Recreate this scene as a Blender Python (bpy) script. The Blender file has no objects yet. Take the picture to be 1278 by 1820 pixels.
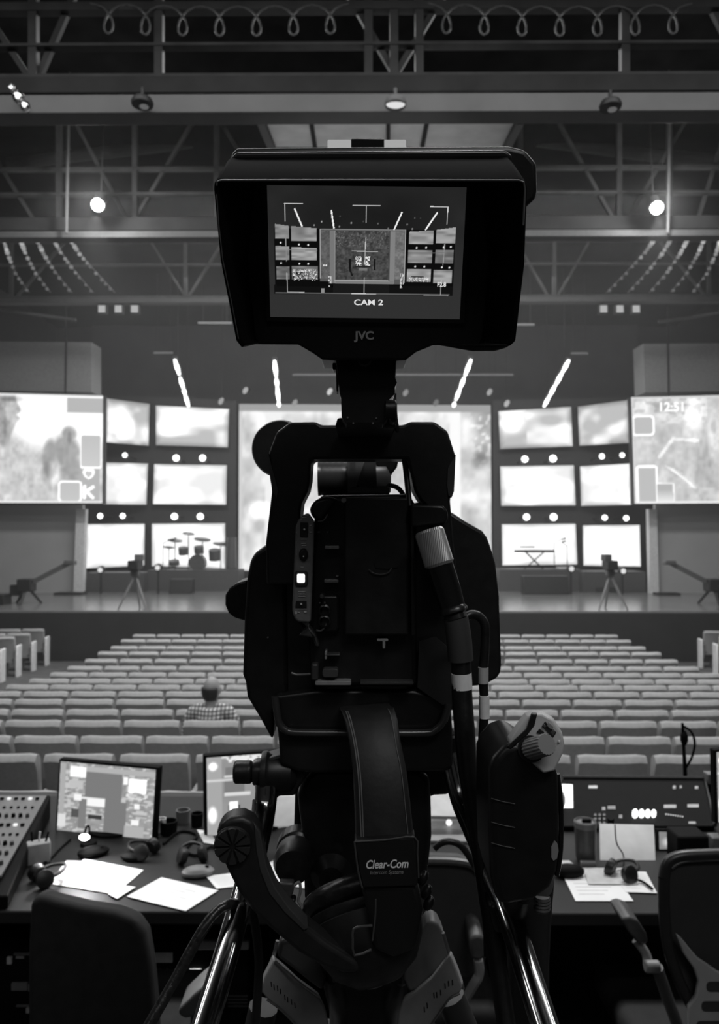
import bpy, bmesh, math, random
import numpy as np
from mathutils import Vector, Matrix
random.seed(7)
RNG = np.random.RandomState(5)
R = math.radians
sc = bpy.context.scene
COL = sc.collection

# ------------------------------------------------------------------ camera
F = 26.0 / 36.0 * 1820.0
CZ = 1.85
C0 = Vector((0, 0, CZ))
PITCH, YAW = math.atan(50 / F), math.atan(9 / F)
cam_d = bpy.data.cameras.new('camera')
cam = bpy.data.objects.new('camera', cam_d); COL.objects.link(cam)
cam_d.sensor_fit = 'VERTICAL'; cam_d.sensor_height = 36; cam_d.lens = 26
cam_d.clip_start = 0.02; cam_d.clip_end = 200
cam.location = C0; cam.rotation_euler = (R(90) + PITCH, 0, YAW)
cam_d.dof.use_dof = True; cam_d.dof.focus_distance = 0.66; cam_d.dof.aperture_fstop = 11
sc.camera = cam
CM = Matrix.Rotation(YAW, 3, 'Z') @ Matrix.Rotation(R(90) + PITCH, 3, 'X')
RT, UP, FW = CM @ Vector((1, 0, 0)), CM @ Vector((0, 1, 0)), CM @ Vector((0, 0, -1))

# ------------------------------------------------------------------ world, exposure, lights
w = bpy.data.worlds.new('world'); sc.world = w; w.use_nodes = True
w.node_tree.nodes['Background'].inputs[0].default_value = (1, 1, 1, 1)
w.node_tree.nodes['Background'].inputs[1].default_value = 0.002
sc.view_settings.view_transform = 'Standard'; sc.view_settings.look = 'None'
sc.view_settings.exposure = 0; sc.view_settings.gamma = 1; sc.view_settings.use_curve_mapping = False
sc.cycles.use_denoising = True
sc.cycles.max_bounces = 6; sc.cycles.volume_bounces = 1
sc.cycles.volume_step_rate = 3
sc.cycles.sample_clamp_indirect = 3
sc.cycles.caustics_reflective = False; sc.cycles.caustics_refractive = False

def light(name, kind, loc, power, size=1, size_y=None, target=None, spot=None, blend=.5):
    d = bpy.data.lights.new(name, kind); d.energy = power
    if kind == 'AREA':
        d.size = size
        if size_y: d.shape = 'RECTANGLE'; d.size_y = size_y
    else: d.shadow_soft_size = size
    if spot: d.spot_size = R(spot); d.spot_blend = blend
    o = bpy.data.objects.new(name, d); COL.objects.link(o); o.location = loc
    if target is not None:
        o.rotation_euler = (Vector(target) - Vector(loc)).to_track_quat('-Z', 'Y').to_euler()
    return o
light('house_light_seats', 'AREA', (0, 5.2, 8.6), 600, 14, 1.5)
light('house_light_seats_far', 'AREA', (0, 11.5, 9.2), 720, 14, 2.5)
light('house_light_stage', 'AREA', (0, 22, 9.4), 200, 16, 3)
light('stage_front_fill', 'AREA', (0, 15.5, 9.2), 720, 14, .8, target=(0, 25, .5))  # unseen area light added to brighten the stage walls and trim
light('house_light_booth_left', 'SPOT', (-1.6, 4.0, 5.0), 120, .15, target=(-.9, 2.9, .7), spot=46, blend=.5)
light('house_light_booth_right', 'SPOT', (1.6, 4.0, 5.0), 190, .15, target=(1.0, 2.9, .7), spot=46, blend=.5)
light('rear_fill_light', 'AREA', (1.0, -1.5, 4.6), 27, 1.6, .5, target=(0, 1.2, 1.2))  # added fill above and behind the camera, lifts the dark foreground rig
light('truss_fill', 'AREA', (0, -2.5, 4.5), 22, 6, 1.2, target=(0, 9, 6.2))  # unseen area light behind the camera, added to light trusses and beams
light('roof_fill_spot', 'SPOT', (0, 6.0, .9), 200, .1, target=(0, 9.1, 6.6), spot=32, blend=.9)  # made-up upward spot, added to brighten the hanging ceiling panel
light('rim_fill_left', 'AREA', (-1.9, 1.75, 2.65), 2.2, .22, .12, target=(-.1, .7, 1.4))  # added out of view for streaks on the pan bar and rims
light('rim_fill_right', 'AREA', (1.9, 1.75, 2.65), 1.3, .22, .12, target=(.1, .7, 1.4))  # matching added light out of view on the right

# ------------------------------------------------------------------ projection helpers (photo frame 1278 x 1820)
def ray(px, py): return FW + RT * ((px - 639) / F) + UP * ((910 - py) / F)
def P(px, py, d): return C0 + ray(px, py) * d
def onY(px, py, Y):
    r = ray(px, py); return C0 + r * (Y / r.y)
def onZ(px, py, Z):
    r = ray(px, py); return C0 + r * ((Z - CZ) / r.z)

class Fr:
    """a plane standing in the room: origin, right, up and outward normal"""
    def __init__(s, px, py, d, pitch=0, yaw=0):
        s.O = P(px, py, d)
        m = Matrix.Rotation(R(yaw), 3, 'Z') @ Matrix.Rotation(R(pitch), 3, RT)
        s.U, s.V, s.N = m @ RT, m @ UP, m @ (-FW); s.d = d
    def pt(s, px, py, n=0.0):
        r = ray(px, py); t = (s.N.dot(s.O - C0) + n) / s.N.dot(r)
        return C0 + r * t
    def loop(s, poly, n=0.0): return [s.pt(x, y, n) for x, y in poly]

class Pl(Fr):
    def __init__(s, o, u, v, n): s.O, s.U, s.V, s.N = o, u, v, n

# ------------------------------------------------------------------ materials
MATS = {}
def lin(p):
    p = p / 255.0
    return p / 12.92 if p <= .04045 else ((p + .055) / 1.055) ** 2.4
def mat(name, g, rough=.5, metal=0.0, var=.12, scale=20, bump=0.0, coat=0, spec=.5):
    if name in MATS: return MATS[name]
    m = bpy.data.materials.new(name); m.use_nodes = True
    nt = m.node_tree; b = nt.nodes['Principled BSDF']
    tc = nt.nodes.new('ShaderNodeTexCoord'); no = nt.nodes.new('ShaderNodeTexNoise')
    no.inputs['Scale'].default_value = scale; no.inputs['Detail'].default_value = 4
    nt.links.new(tc.outputs['Object'], no.inputs['Vector'])
    mr = nt.nodes.new('ShaderNodeMapRange')
    mr.inputs['To Min'].default_value = g * (1 - var); mr.inputs['To Max'].default_value = g * (1 + var)
    mr.inputs['From Min'].default_value = .3; mr.inputs['From Max'].default_value = .7
    nt.links.new(no.outputs['Fac'], mr.inputs['Value']); nt.links.new(mr.outputs['Result'], b.inputs['Base Color'])
    b.inputs['Roughness'].default_value = rough; b.inputs['Metallic'].default_value = metal
    b.inputs['Specular IOR Level'].default_value = spec
    if coat: b.inputs['Coat Weight'].default_value = coat
    if bump:
        bp = nt.nodes.new('ShaderNodeBump'); bp.inputs['Strength'].default_value = bump; bp.inputs['Distance'].default_value = .002
        nt.links.new(no.outputs['Fac'], bp.inputs['Height']); nt.links.new(bp.outputs['Normal'], b.inputs['Normal'])
    MATS[name] = m; return m
def emis(name, s):
    if name in MATS: return MATS[name]
    m = bpy.data.materials.new(name); m.use_nodes = True; nt = m.node_tree; nt.nodes.remove(nt.nodes['Principled BSDF'])
    e = nt.nodes.new('ShaderNodeEmission'); e.inputs[0].default_value = (1, 1, 1, 1); e.inputs[1].default_value = s
    nt.links.new(e.outputs[0], nt.nodes['Material Output'].inputs[0]); MATS[name] = m; return m
def screen_mat(name, gain):
    if name in MATS: return MATS[name]
    m = bpy.data.materials.new(name); m.use_nodes = True; nt = m.node_tree; nt.nodes.remove(nt.nodes['Principled BSDF'])
    a = nt.nodes.new('ShaderNodeAttribute'); a.attribute_name = 'picture'
    e = nt.nodes.new('ShaderNodeEmission'); e.inputs[1].default_value = gain
    nt.links.new(a.outputs['Color'], e.inputs[0]); nt.links.new(e.outputs[0], nt.nodes['Material Output'].inputs[0])
    MATS[name] = m; return m

BLK = mat('black_plastic', .011, .42, var=.3, scale=60, bump=.15)
BLK2 = mat('black_satin_metal', .016, .3, .0, var=.2, scale=40)
BLKM = mat('matt_black_hood', .008, .6, var=.25, scale=50)
RUB = mat('black_rubber', .012, .38, var=.3, scale=90, bump=.3)
LEA = mat('black_leather', .014, .33, var=.3, scale=55, bump=.9)
GREYP = mat('grey_control_face', .3, .45, var=.1, scale=120)
GREYD = mat('dark_grey_plastic', .07, .4, var=.15, scale=80)
CHROME = mat('chrome', .55, .16, 1.0, var=.1)
STEEL = mat('brushed_steel', .4, .32, .9, var=.2, scale=150)
TAPE = mat('white_tape', .95, .5, var=.1, scale=60)
PRINT = mat('white_print', .8, .6, var=.03)
PAPER = mat('paper', .82, .7, var=.04, scale=8)

# ------------------------------------------------------------------ mesh builder
class MB:
    def __init__(s): s.bm = bmesh.new()
    def face(s, pts):
        s.bm.faces.new([s.bm.verts.new(p) for p in pts]); return s
    def loft(s, A, B, caps=True):
        bm = s.bm; a = [bm.verts.new(p) for p in A]; b = [bm.verts.new(p) for p in B]; n = len(a)
        if caps: bm.faces.new(a); bm.faces.new(b[::-1])
        for i in range(n):
            j = (i + 1) % n; bm.faces.new((a[j], a[i], b[i], b[j]))
        return s
    def rings(s, loops, caps=True, closed=True):
        bm = s.bm; L = [[bm.verts.new(p) for p in l] for l in loops]; n = len(L[0])
        for k in range(len(L) - 1):
            for i in range(n if closed else n - 1):
                j = (i + 1) % n; bm.faces.new((L[k][i], L[k][j], L[k + 1][j], L[k + 1][i]))
        if caps and closed: bm.faces.new(L[0][::-1]); bm.faces.new(L[-1])
        return s
    def slab(s, fr, poly, n0, n1):
        A = fr.loop(poly, n1); B = [p + fr.N * (n0 - n1) for p in A]
        return s.loft(A, B)
    def box(s, c, sz, rz=0, rx=0, ry=0):
        m = Matrix.Translation(Vector(c)) @ Matrix.Rotation(rz, 4, 'Z') @ Matrix.Rotation(ry, 4, 'Y') @ Matrix.Rotation(rx, 4, 'X')
        v = [m @ Vector((x * sz[0] / 2, y * sz[1] / 2, z * sz[2] / 2)) for z in (-1, 1) for x, y in ((-1, -1), (1, -1), (1, 1), (-1, 1))]
        return s.loft(v[:4], v[4:])
    def bar(s, a, b, wd, ht, up=Vector((0, 0, 1))):
        a, b = Vector(a), Vector(b); t = (b - a).normalized()
        if abs(t.dot(up)) > .98: up = Vector((0, 1, 0))
        x = t.cross(up).normalized(); y = x.cross(t)
        q = [x * (i * wd / 2) + y * (j * ht / 2) for i, j in ((-1, -1), (1, -1), (1, 1), (-1, 1))]
        return s.loft([a + k for k in q], [b + k for k in q])
    def tube(s, pts, r, seg=10, smooth=0, caps=True, flat=1.0):
        pts = [Vector(p) for p in pts]
        rs = list(r) if hasattr(r, '__len__') else [r] * len(pts)
        if smooth:
            q, qr = [], []
            for i in range(len(pts) - 1):
                p0, p1, p2, p3 = pts[max(i - 1, 0)], pts[i], pts[i + 1], pts[min(i + 2, len(pts) - 1)]
                for k in range(smooth):
                    t = k / smooth
                    q.append(.5 * ((2 * p1) + (p2 - p0) * t + (2 * p0 - 5 * p1 + 4 * p2 - p3) * t * t + (3 * p1 - p0 - 3 * p2 + p3) * t ** 3))
                    qr.append(rs[i] + (rs[i + 1] - rs[i]) * t)
            pts = q + [pts[-1]]; rs = qr + [rs[-1]]
        n = len(pts); loops = []; x = None
        for i in range(n):
            t = (pts[min(i + 1, n - 1)] - pts[max(i - 1, 0)]).normalized()
            if x is None: x = t.orthogonal().normalized()
            x = (x - t * x.dot(t)).normalized(); y = t.cross(x)
            loops.append([pts[i] + (x * math.cos(a) + y * math.sin(a) * flat) * rs[i] for a in [2 * math.pi * k / seg for k in range(seg)]])
        return s.rings(loops, caps)
    def lathe(s, prof, o, ax, seg=24):
        """prof: (radius, height) along ax from o"""
        o, ax = Vector(o), Vector(ax).normalized(); x = ax.orthogonal().normalized(); y = ax.cross(x)
        return s.rings([[o + ax * h + (x * math.cos(a) + y * math.sin(a)) * max(r, 1e-5) for a in [2 * math.pi * k / seg for k in range(seg)]] for r, h in prof])
    def ball(s, c, r, seg=12, rot=None):
        r = Vector(r) if hasattr(r, '__len__') else Vector((r, r, r)); n = max(4, seg // 2)
        pr = [(math.sin(math.pi * i / n), -math.cos(math.pi * i / n)) for i in range(n + 1)]
        lp = []
        for a, h in pr:
            l = []
            for k in range(seg):
                t = 2 * math.pi * k / seg; p = Vector((max(a, .001) * math.cos(t) * r.x, max(a, .001) * math.sin(t) * r.y, h * r.z))
                l.append(Vector(c) + ((rot @ p) if rot else p))
            lp.append(l)
        return s.rings(lp)
    def strip(s, Ao, Ai, Bo, Bi):
        """open channel wall: outer/inner polylines at the two rims"""
        return s.rings([[Ao[i], Ai[i], Bi[i], Bo[i]] for i in range(len(Ao))])

INFO = {}
def link(o): COL.objects.link(o); return o
def thing(name, label, cat, loc=(0, 0, 0), rz=0, group=None, kind=None):
    o = link(bpy.data.objects.new(name, None)); o.empty_display_size = .05
    o.location = loc; o.rotation_euler = (0, 0, rz)
    INFO[o.name] = (Matrix.Translation(Vector(loc)) @ Matrix.Rotation(rz, 4, 'Z')).inverted()
    tag(o, label, cat, group, kind); return o
def tag(o, label=None, cat=None, group=None, kind=None):
    if label: o['label'] = label
    if cat: o['category'] = cat
    if group: o['group'] = group
    if kind: o['kind'] = kind
    return o
def build(mb, name, m, parent=None, bevel=0, seg=2, smooth=True, local=False, sharp=38, label=None):
    """link the builder's shape as one mesh object (coordinates are the room's unless local)"""
    bm = mb.bm
    bmesh.ops.recalc_face_normals(bm, faces=bm.faces)
    for f in bm.faces: f.smooth = smooth
    if smooth:
        for e in bm.edges:
            if len(e.link_faces) == 2 and e.calc_face_angle(0) > R(sharp): e.smooth = False
    me = bpy.data.meshes.new(name); bm.to_mesh(me); bm.free()
    o = link(bpy.data.objects.new(name, me)); me.materials.append(m)
    if parent is not None:
        inv = INFO[parent.name]
        if not local: me.transform(inv)
        INFO[o.name] = inv; o.parent = parent
    elif not local:
        co = np.empty(len(me.vertices) * 3); me.vertices.foreach_get('co', co); co = co.reshape(-1, 3)
        base = Vector(((co[:, 0].min() + co[:, 0].max()) / 2, (co[:, 1].min() + co[:, 1].max()) / 2, co[:, 2].min()))
        me.transform(Matrix.Translation(-base)); o.location = base; INFO[o.name] = Matrix.Translation(-base)
    if bevel:
        b = o.modifiers.new('bevel', 'BEVEL'); b.width = bevel; b.segments = seg; b.limit_method = 'ANGLE'; b.angle_limit = R(30)
    if label: o['label'] = label
    return o
def struct(mb, name, m, **k):
    o = build(mb, name, m, **k); o['kind'] = 'structure'; return o
def single(mb, name, m, label, cat, group=None, **k):
    return tag(build(mb, name, m, **k), label, cat, group)
def copy_tree(o, loc, rz, label, group=None):
    r = o.copy(); link(r); r.location = loc; r.rotation_euler = (0, 0, rz); r['label'] = label
    if group: r['group'] = group
    def kids(a, b):
        for ch in [c for c in a.children]:
            c = ch.copy(); link(c); c.parent = b; kids(ch, c)
    kids(o, r); return r
def text(name, s, m, parent, fr, px, py, hpx, n=.001, align='CENTER', shear=0, bold=0, rot=0, xs=1.0):
    """lettering standing on the plane fr, hpx = cap height in photo pixels"""
    cu = bpy.data.curves.new(name, 'FONT'); cu.body = s; cu.align_x = align; cu.align_y = 'CENTER'
    p = fr.pt(px, py, n); d = (p - C0).dot(FW); cu.size = hpx * d / F / .72; cu.shear = shear; cu.offset = bold * cu.size; cu.extrude = .0001
    o = link(bpy.data.objects.new(name, cu)); cu.materials.append(m)
    M = Matrix((fr.U, fr.V, fr.N)).transposed().to_4x4() @ Matrix.Rotation(R(rot), 4, 'Z') @ Matrix.Diagonal((xs, 1, 1, 1))
    me = bpy.data.meshes.new_from_object(o.evaluated_get(bpy.context.evaluated_depsgraph_get()))
    bpy.data.objects.remove(o); me.transform(INFO[parent.name] @ Matrix.Translation(p) @ M)
    o = link(bpy.data.objects.new(name, me)); o.parent = parent
    return o

# ---- pictures on screens: a fine grid of faces with a brightness per vertex
LAT = RNG.rand(64, 64)
def noise(x, y):
    x = np.asarray(x, float) % 62; y = np.asarray(y, float) % 62
    xi = x.astype(int); yi = y.astype(int); fx = x - xi; fy = y - yi
    fx = fx * fx * (3 - 2 * fx); fy = fy * fy * (3 - 2 * fy)
    return (LAT[yi, xi] * (1 - fx) + LAT[yi, xi + 1] * fx) * (1 - fy) + (LAT[yi + 1, xi] * (1 - fx) + LAT[yi + 1, xi + 1] * fx) * fy
def canvas(name, corners, nx, ny, fn, m, parent, label=None):
    TL, TR, BR, BL = [np.array(c) for c in corners]
    u, v = np.meshgrid(np.linspace(0, 1, nx + 1), np.linspace(0, 1, ny + 1))
    U, V = u[..., None], v[..., None]
    co = (TL * (1 - U) + TR * U) * (1 - V) + (BL * (1 - U) + BR * U) * V
    idx = np.arange((nx + 1) * (ny + 1)).reshape(ny + 1, nx + 1)
    faces = np.stack([idx[1:, :-1], idx[1:, 1:], idx[:-1, 1:], idx[:-1, :-1]], -1).reshape(-1, 4)
    me = bpy.data.meshes.new(name); me.from_pydata(co.reshape(-1, 3).tolist(), [], faces.tolist())
    g = np.clip(fn(u, v), 0, 1.5).ravel()
    g = np.where(g <= .04045, g / 12.92, ((g + .055) / 1.055) ** 2.4)
    at = me.color_attributes.new('picture', 'FLOAT_COLOR', 'POINT')
    at.data.foreach_set('color', np.stack([g, g, g, np.ones_like(g)], -1).ravel().astype(np.float32))
    me.materials.append(m); o = link(bpy.data.objects.new(name, me))
    me.transform(INFO[parent.name]); INFO[o.name] = INFO[parent.name]; o.parent = parent
    if label: o['label'] = label
    return o
def put(g, mask, val): return np.where(mask, val, g)
def rect(X, Y, x0, y0, x1, y1): return (X >= x0) & (X <= x1) & (Y >= y0) & (Y <= y1)
def seg(X, Y, x0, y0, x1, y1, wd):
    dx, dy = x1 - x0, y1 - y0; t = np.clip(((X - x0) * dx + (Y - y0) * dy) / (dx * dx + dy * dy), 0, 1)
    return np.hypot(X - x0 - t * dx, Y - y0 - t * dy) <= wd
def blob(X, Y, cx, cy, rx, ry, soft=.3):
    d = np.hypot((X - cx) / rx, (Y - cy) / ry); return np.clip((1 + soft - d) / (2 * soft), 0, 1)
def rrect_d(X, Y, x0, y0, x1, y1, r):
    qx = np.abs(X - (x0 + x1) / 2) - (x1 - x0) / 2 + r; qy = np.abs(Y - (y0 + y1) / 2) - (y1 - y0) / 2 + r
    return np.hypot(np.maximum(qx, 0), np.maximum(qy, 0)) + np.minimum(np.maximum(qx, qy), 0) - r
def rrpoly(x0, y0, x1, y1, r, n=4):
    out = []
    for cx, cy, a0 in ((x1 - r, y0 + r, -90), (x1 - r, y1 - r, 0), (x0 + r, y1 - r, 90), (x0 + r, y0 + r, 180)):
        for k in range(n + 1):
            a = R(a0 + 90 * k / n); out.append((cx + r * math.cos(a), cy + r * math.sin(a)))
    return out
def circ(cx, cy, r, n=24, ry=None): return [(cx + r * math.cos(2 * math.pi * k / n), cy + (ry or r) * math.sin(2 * math.pi * k / n)) for k in range(n)]

# ================================================================== SETTING
CARPET = mat('carpet', .10, .95, var=.2, scale=4)
WALLD = mat('dark_wall_paint', .045, .8, var=.1, scale=1.5)
WALLG = mat('grey_wall_paint', .5, .8, var=.05, scale=1.0)
CEIL = mat('black_ceiling_deck', .008, .9, var=.3, scale=2, spec=.03)
STAGEF = mat('polished_stage_floor', .24, .2, var=.1, scale=2)
STAGEB = mat('stage_fascia', .035, .7, var=.1, scale=2)
def floor_z(Y): return -0.6 - 0.0486 * (Y - 5.4)
ST = CZ - 125 * 18.5 / F                       # stage height
m = MB()
m.rings([[(-13, 3.95, floor_z(3.95)), (13, 3.95, floor_z(3.95))], [(-13, 18.6, floor_z(17.0)), (13, 18.6, floor_z(17.0))]], closed=False)
m.loft([(-13, 3.95, -1.5), (13, 3.95, -1.5), (13, 18.6, -1.5), (-13, 18.6, -1.5)], [(-13, 3.95, floor_z(3.95) - .001), (13, 3.95, floor_z(3.95) - .001), (13, 18.6, floor_z(17) - .001), (-13, 18.6, floor_z(17) - .001)])
struct(m, 'floor', CARPET, smooth=False)
m = MB().box((0, 0, -.75), (26, 7.9, 1.5)); struct(m, 'floor_sound_booth', mat('booth_carpet', .03, .95), smooth=False)
m = MB().box((0, 24.9, (ST - 1.5) / 2), (26, 12.8, ST + 1.5)); struct(m, 'floor_stage', STAGEF, bevel=.01)
m = MB().box((0, 18.47, (ST - 1.5) / 2 - .02), (26, .05, ST + 1.44)); struct(m, 'wall_stage_front', STAGEB, smooth=False)
m = MB().box((0, 30.9, 4.5), (26, .2, 13)); struct(m, 'wall_back', WALLD, smooth=False)
m = MB().box((-13.1, 13.5, 4.5), (.2, 35, 13)); struct(m, 'wall_left', WALLD, smooth=False)
m = MB().box((13.1, 13.5, 4.5), (.2, 35, 13)); struct(m, 'wall_right', WALLD, smooth=False)
m = MB().box((0, -4.0, 4.5), (26, .2, 13)); struct(m, 'wall_rear', WALLD, smooth=False)
m = MB().box((0, 13.5, 10.9), (26.4, 35, .2)); struct(m, 'ceiling', CEIL, smooth=False)
# header wall above the stage
zt = onY(640, 560, 23.6).z; zb = onY(640, 632, 23.6).z
m = MB().box((0, 29.6, 5.5), (22, .15, 10)); struct(m, 'wall_stage_back', mat('stage_back_cloth', .05, .9, var=.15, scale=1), smooth=False)
# side returns of the stage: pale walls below and above the big side screens
for s, nm in ((-1, 'left'), (1, 'right')):
    x0 = 147 if s < 0 else 1165
    a, b = onY(x0, 905, 24.8), onY(x0, 1052, 24.8)
    xe = a.x
    m = MB().box(((xe + s * 12.9) / 2, 24.9, (ST + 2.9) / 2 + ST / 2), (abs(s * 12.9 - xe), .2, 2.9 + .1)); struct(m, 'wall_stage_' + nm, WALLG, smooth=False)
    m = MB(); p = [(135, 905), (152, 905), (147, 1052), (130, 1052)] if s < 0 else [(1153, 905), (1168, 905), (1172, 1055), (1156, 1055)]
    fr = Fr(648, 980, 24.5); m.slab(fr, p, -.25, 0); struct(m, 'trim_stage_' + nm, mat('white_trim', .9, .6), bevel=.01)
    m = MB(); p = [(-260, 606), (163, 608), (163, 697), (-260, 690)] if s < 0 else [(1143, 611), (1540, 609), (1540, 690), (1146, 698)]
    m.slab(fr, p, -.9, 0); struct(m, 'wall_panel_' + nm, mat('grey_bulkhead', .30, .8), bevel=.01)

# ------------------------------------------------------------------ roof trusses, beams
TRM = mat('painted_truss_steel', .05, .6, var=.2, scale=3, spec=.1)
BEAM = mat('pale_beam', .13, .6, var=.1, scale=2, spec=.1)
DBEAM = mat('dark_beam', .03, .7, var=.2, scale=2, spec=.1)
def beam(name, y0, y1, Y, dep, mt, label, x0=-6, x1=6):
    a, b = onY(648, y0, Y), onY(648, y1, Y)
    m = MB().box(((x0 + x1) / 2, Y + dep / 2, (a.z + b.z) / 2), (x1 - x0, dep, a.z - b.z))
    return single(m, name, mt, label, 'beam', bevel=.01)
def truss(label, Y, chords, verts_px, diags, xw, vw=.10):
    t = thing('roof_truss', label, 'truss', (0, Y, onY(648, chords[-1][0], Y).z))
    for y, h in chords:
        z = onY(648, y, Y).z; build(MB().box((0, Y, z), (xw * 2, .12, h)), 'chord', TRM, t)
    yt, yb = chords[0][0], chords[-1][0]
    for px in verts_px:
        a, b = onY(px, yt, Y), onY(px, yb, Y); build(MB().bar(a, b, vw, vw), 'post', TRM, t)
    for (xa, ya, xb, yb2) in diags:
        build(MB().bar(onY(xa, ya, Y + .05), onY(xb, yb2, Y + .05), vw * .7, vw * .7), 'diagonal', TRM, t)
    return t
beam('roof_beam', 166, 199, 8.0, .25, BEAM, 'pale horizontal beam crossing the hall above the camera')
beam('roof_beam', 133, 163, 8.3, .2, DBEAM, 'dark beam lying just above the nearest pale beam')
truss('nearest dark roof truss above the pale beam', 8.6, [(-90, .1), (14, .10), (82, .035), (140, .08)], [60, 283, 655, 700, 745, 1110],
      [(155, -60, 70, 135), (-40, 0, 50, 135), (590, -60, 700, 130), (820, -60, 705, 130), (1225, -60, 1320, 120), (1040, -90, 1110, 0)], 7)
beam('roof_beam', 409, 421, 14, .25, mat('beam_mid', .055, .7), 'middle pale beam crossing the hall behind the viewfinder', -10, 10)
beam('roof_beam', 384, 408, 14.2, .2, DBEAM, 'dark beam on top of the middle pale beam', -10, 10)
truss('middle roof truss behind the two bright spot lamps', 14.5, [(205, .12), (300, .06), (345, .06), (395, .1)], [105, 240, 385, 925, 1100, 1190],
      [(350, 205, 240, 390), (130, 210, 225, 390), (985, 205, 1090, 390), (1225, 205, 1115, 390), (-60, 200, 60, 390), (1300, 200, 1240, 390), (385, 205, 500, 390), (900, 205, 800, 390)], 10)
beam('roof_beam', 529, 537, 20.5, .25, mat('beam_mid', .055, .7), 'farthest thin pale beam above the stage front', -12, 12)
truss('farthest roof truss in the haze above the stage', 21, [(428, .08), (470, .05), (528, .08)], [20, 330, 560, 740, 985, 1260],
      [(265, 425, 330, 528), (400, 425, 335, 528), (915, 425, 975, 528), (1050, 425, 990, 528), (120, 425, 30, 528), (1170, 425, 1255, 528), (480, 425, 560, 528), (820, 425, 740, 528)], 13)
# curved duct crossing behind the second truss, both sides
for s, lab in ((-1, 'dark sloping duct under the roof, left of the ceiling panel'), (1, 'dark sloping duct under the roof, right of the ceiling panel')):
    pp = [(15, 292), (150, 275), (300, 258), (390, 242)] if s < 0 else [(955, 250), (1050, 262), (1150, 275), (1285, 285)]
    m = MB().tube([onY(x, y, 16.5) for x, y in pp], .14, 12, 6)
    single(m, 'air_duct', DBEAM, lab, 'duct')
# pale hanging ceiling panel
A = [onY(462, 205, 8.35), onY(925, 208, 8.35), onY(898, 262, 9.4), onY(485, 262, 9.4)]
t = thing('ceiling_panel', 'pale hanging ceiling panel with three bays above the viewfinder', 'ceiling panel', (A[0] + A[1]) / 2)
build(MB().loft(A, [p + Vector((0, 0, .12)) for p in A]), 'board', mat('pale_panel', .75, .7, scale=3), t, bevel=.01)
for xa, xb in ((552, 560), (690, 690), (760, 750)):
    build(MB().bar(onY(xa, 207, 8.4) - Vector((0, 0, .02)), onY(xb, 260, 9.35) - Vector((0, 0, .02)), .05, .05), 'divider', DBEAM, t)
for k in (0, 1):
    a, b = (A[0], A[3]) if k == 0 else (A[1], A[2])
    build(MB().bar(a, b, .09, .16), 'side_rail', BEAM, t)
# looped cables hung along the nearest truss
for (x0, x1, n, lab) in ((160, 620, 7, 'left'), (760, 1230, 7, 'right')):
    pts = []
    for i in range(n * 8 + 1):
        a = i / 8 * 2 * math.pi; u = i / (n * 8)
        pts.append(onY(x0 + (x1 - x0) * u + 22 * math.sin(a), 32 + 26 * -math.cos(a) + 6 * math.sin(3 * u), 8.45 + .1 * math.cos(a)))
    single(MB().tube(pts, .012, 6, 2), 'coiled_cable', mat('grey_cable', .09, .6), 'cable hanging in loops along the nearest truss, %s half' % lab, 'cable')
# vertical hanging pipes
for px, y0, y1, Y, lab in ((122, 205, 415, 13.8, 'thin pale vertical pipe left of the left spot lamp'), (1191, 205, 415, 13.8, 'thin pale vertical pipe right of the right spot lamp')):
    single(MB().tube([(onY(px, y0, Y).x, Y, 10.8), onY(px, y0, Y), onY(px - 4, y1, Y)], .03, 8), 'drop_pipe', MATS['beam_mid'], lab, 'pipe')

# small fixtures on the first beam
def downlight(px, py, Y, lit, lab):
    p = onY(px, py, Y); t = thing('downlight', lab, 'ceiling light', p)
    build(MB().lathe([(.02, .16), (.02, .05), (.1, .04), (.12, 0), (.115, -.03), (.0, -.03)], p, (0, 0, 1)), 'housing', BLKM if not lit else BEAM, t)
    if lit: build(MB().ball(p - Vector((0, .02, .02)), (.11, .06, .045)), 'lens', emis('dim_lamp', .75), t)
    else: build(MB().ball(p - Vector((-.02, .0, .05)), (.05, .05, .015)), 'lens', emis('faint_lamp', .12), t)
downlight(253, 182, 7.85, False, 'black downlight on the pale beam, left of the viewfinder')
downlight(703, 183, 7.85, True, 'lit white downlight on the pale beam above the viewfinder')
downlight(1085, 187, 7.85, False, 'black downlight on the pale beam, right of the viewfinder')
t = thing('lamp_cluster', 'cluster of shiny round lamps at the left end of the pale beam', 'lamp', onY(36, 178, 7.7))
for k, (x, y, r) in enumerate(((21, 157, .04), (33, 173, .065), (45, 189, .055))):
    build(MB().ball(onY(x, y, 7.7), r, 14), 'globe', CHROME, t)
    build(MB().ball(onY(x - 2, y - 2, 7.62), r * .4, 8), 'bulb', emis('small_bulb', 1.6), t)
build(MB().tube([onY(18, 150, 7.75), onY(50, 198, 7.75)], .02, 6), 'bracket', BLKM, t)
build(MB().bar(onY(33, 178, 7.74), onY(33, 178, 8.02), .03, .03), 'bracket_arm', BLKM, t)

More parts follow.
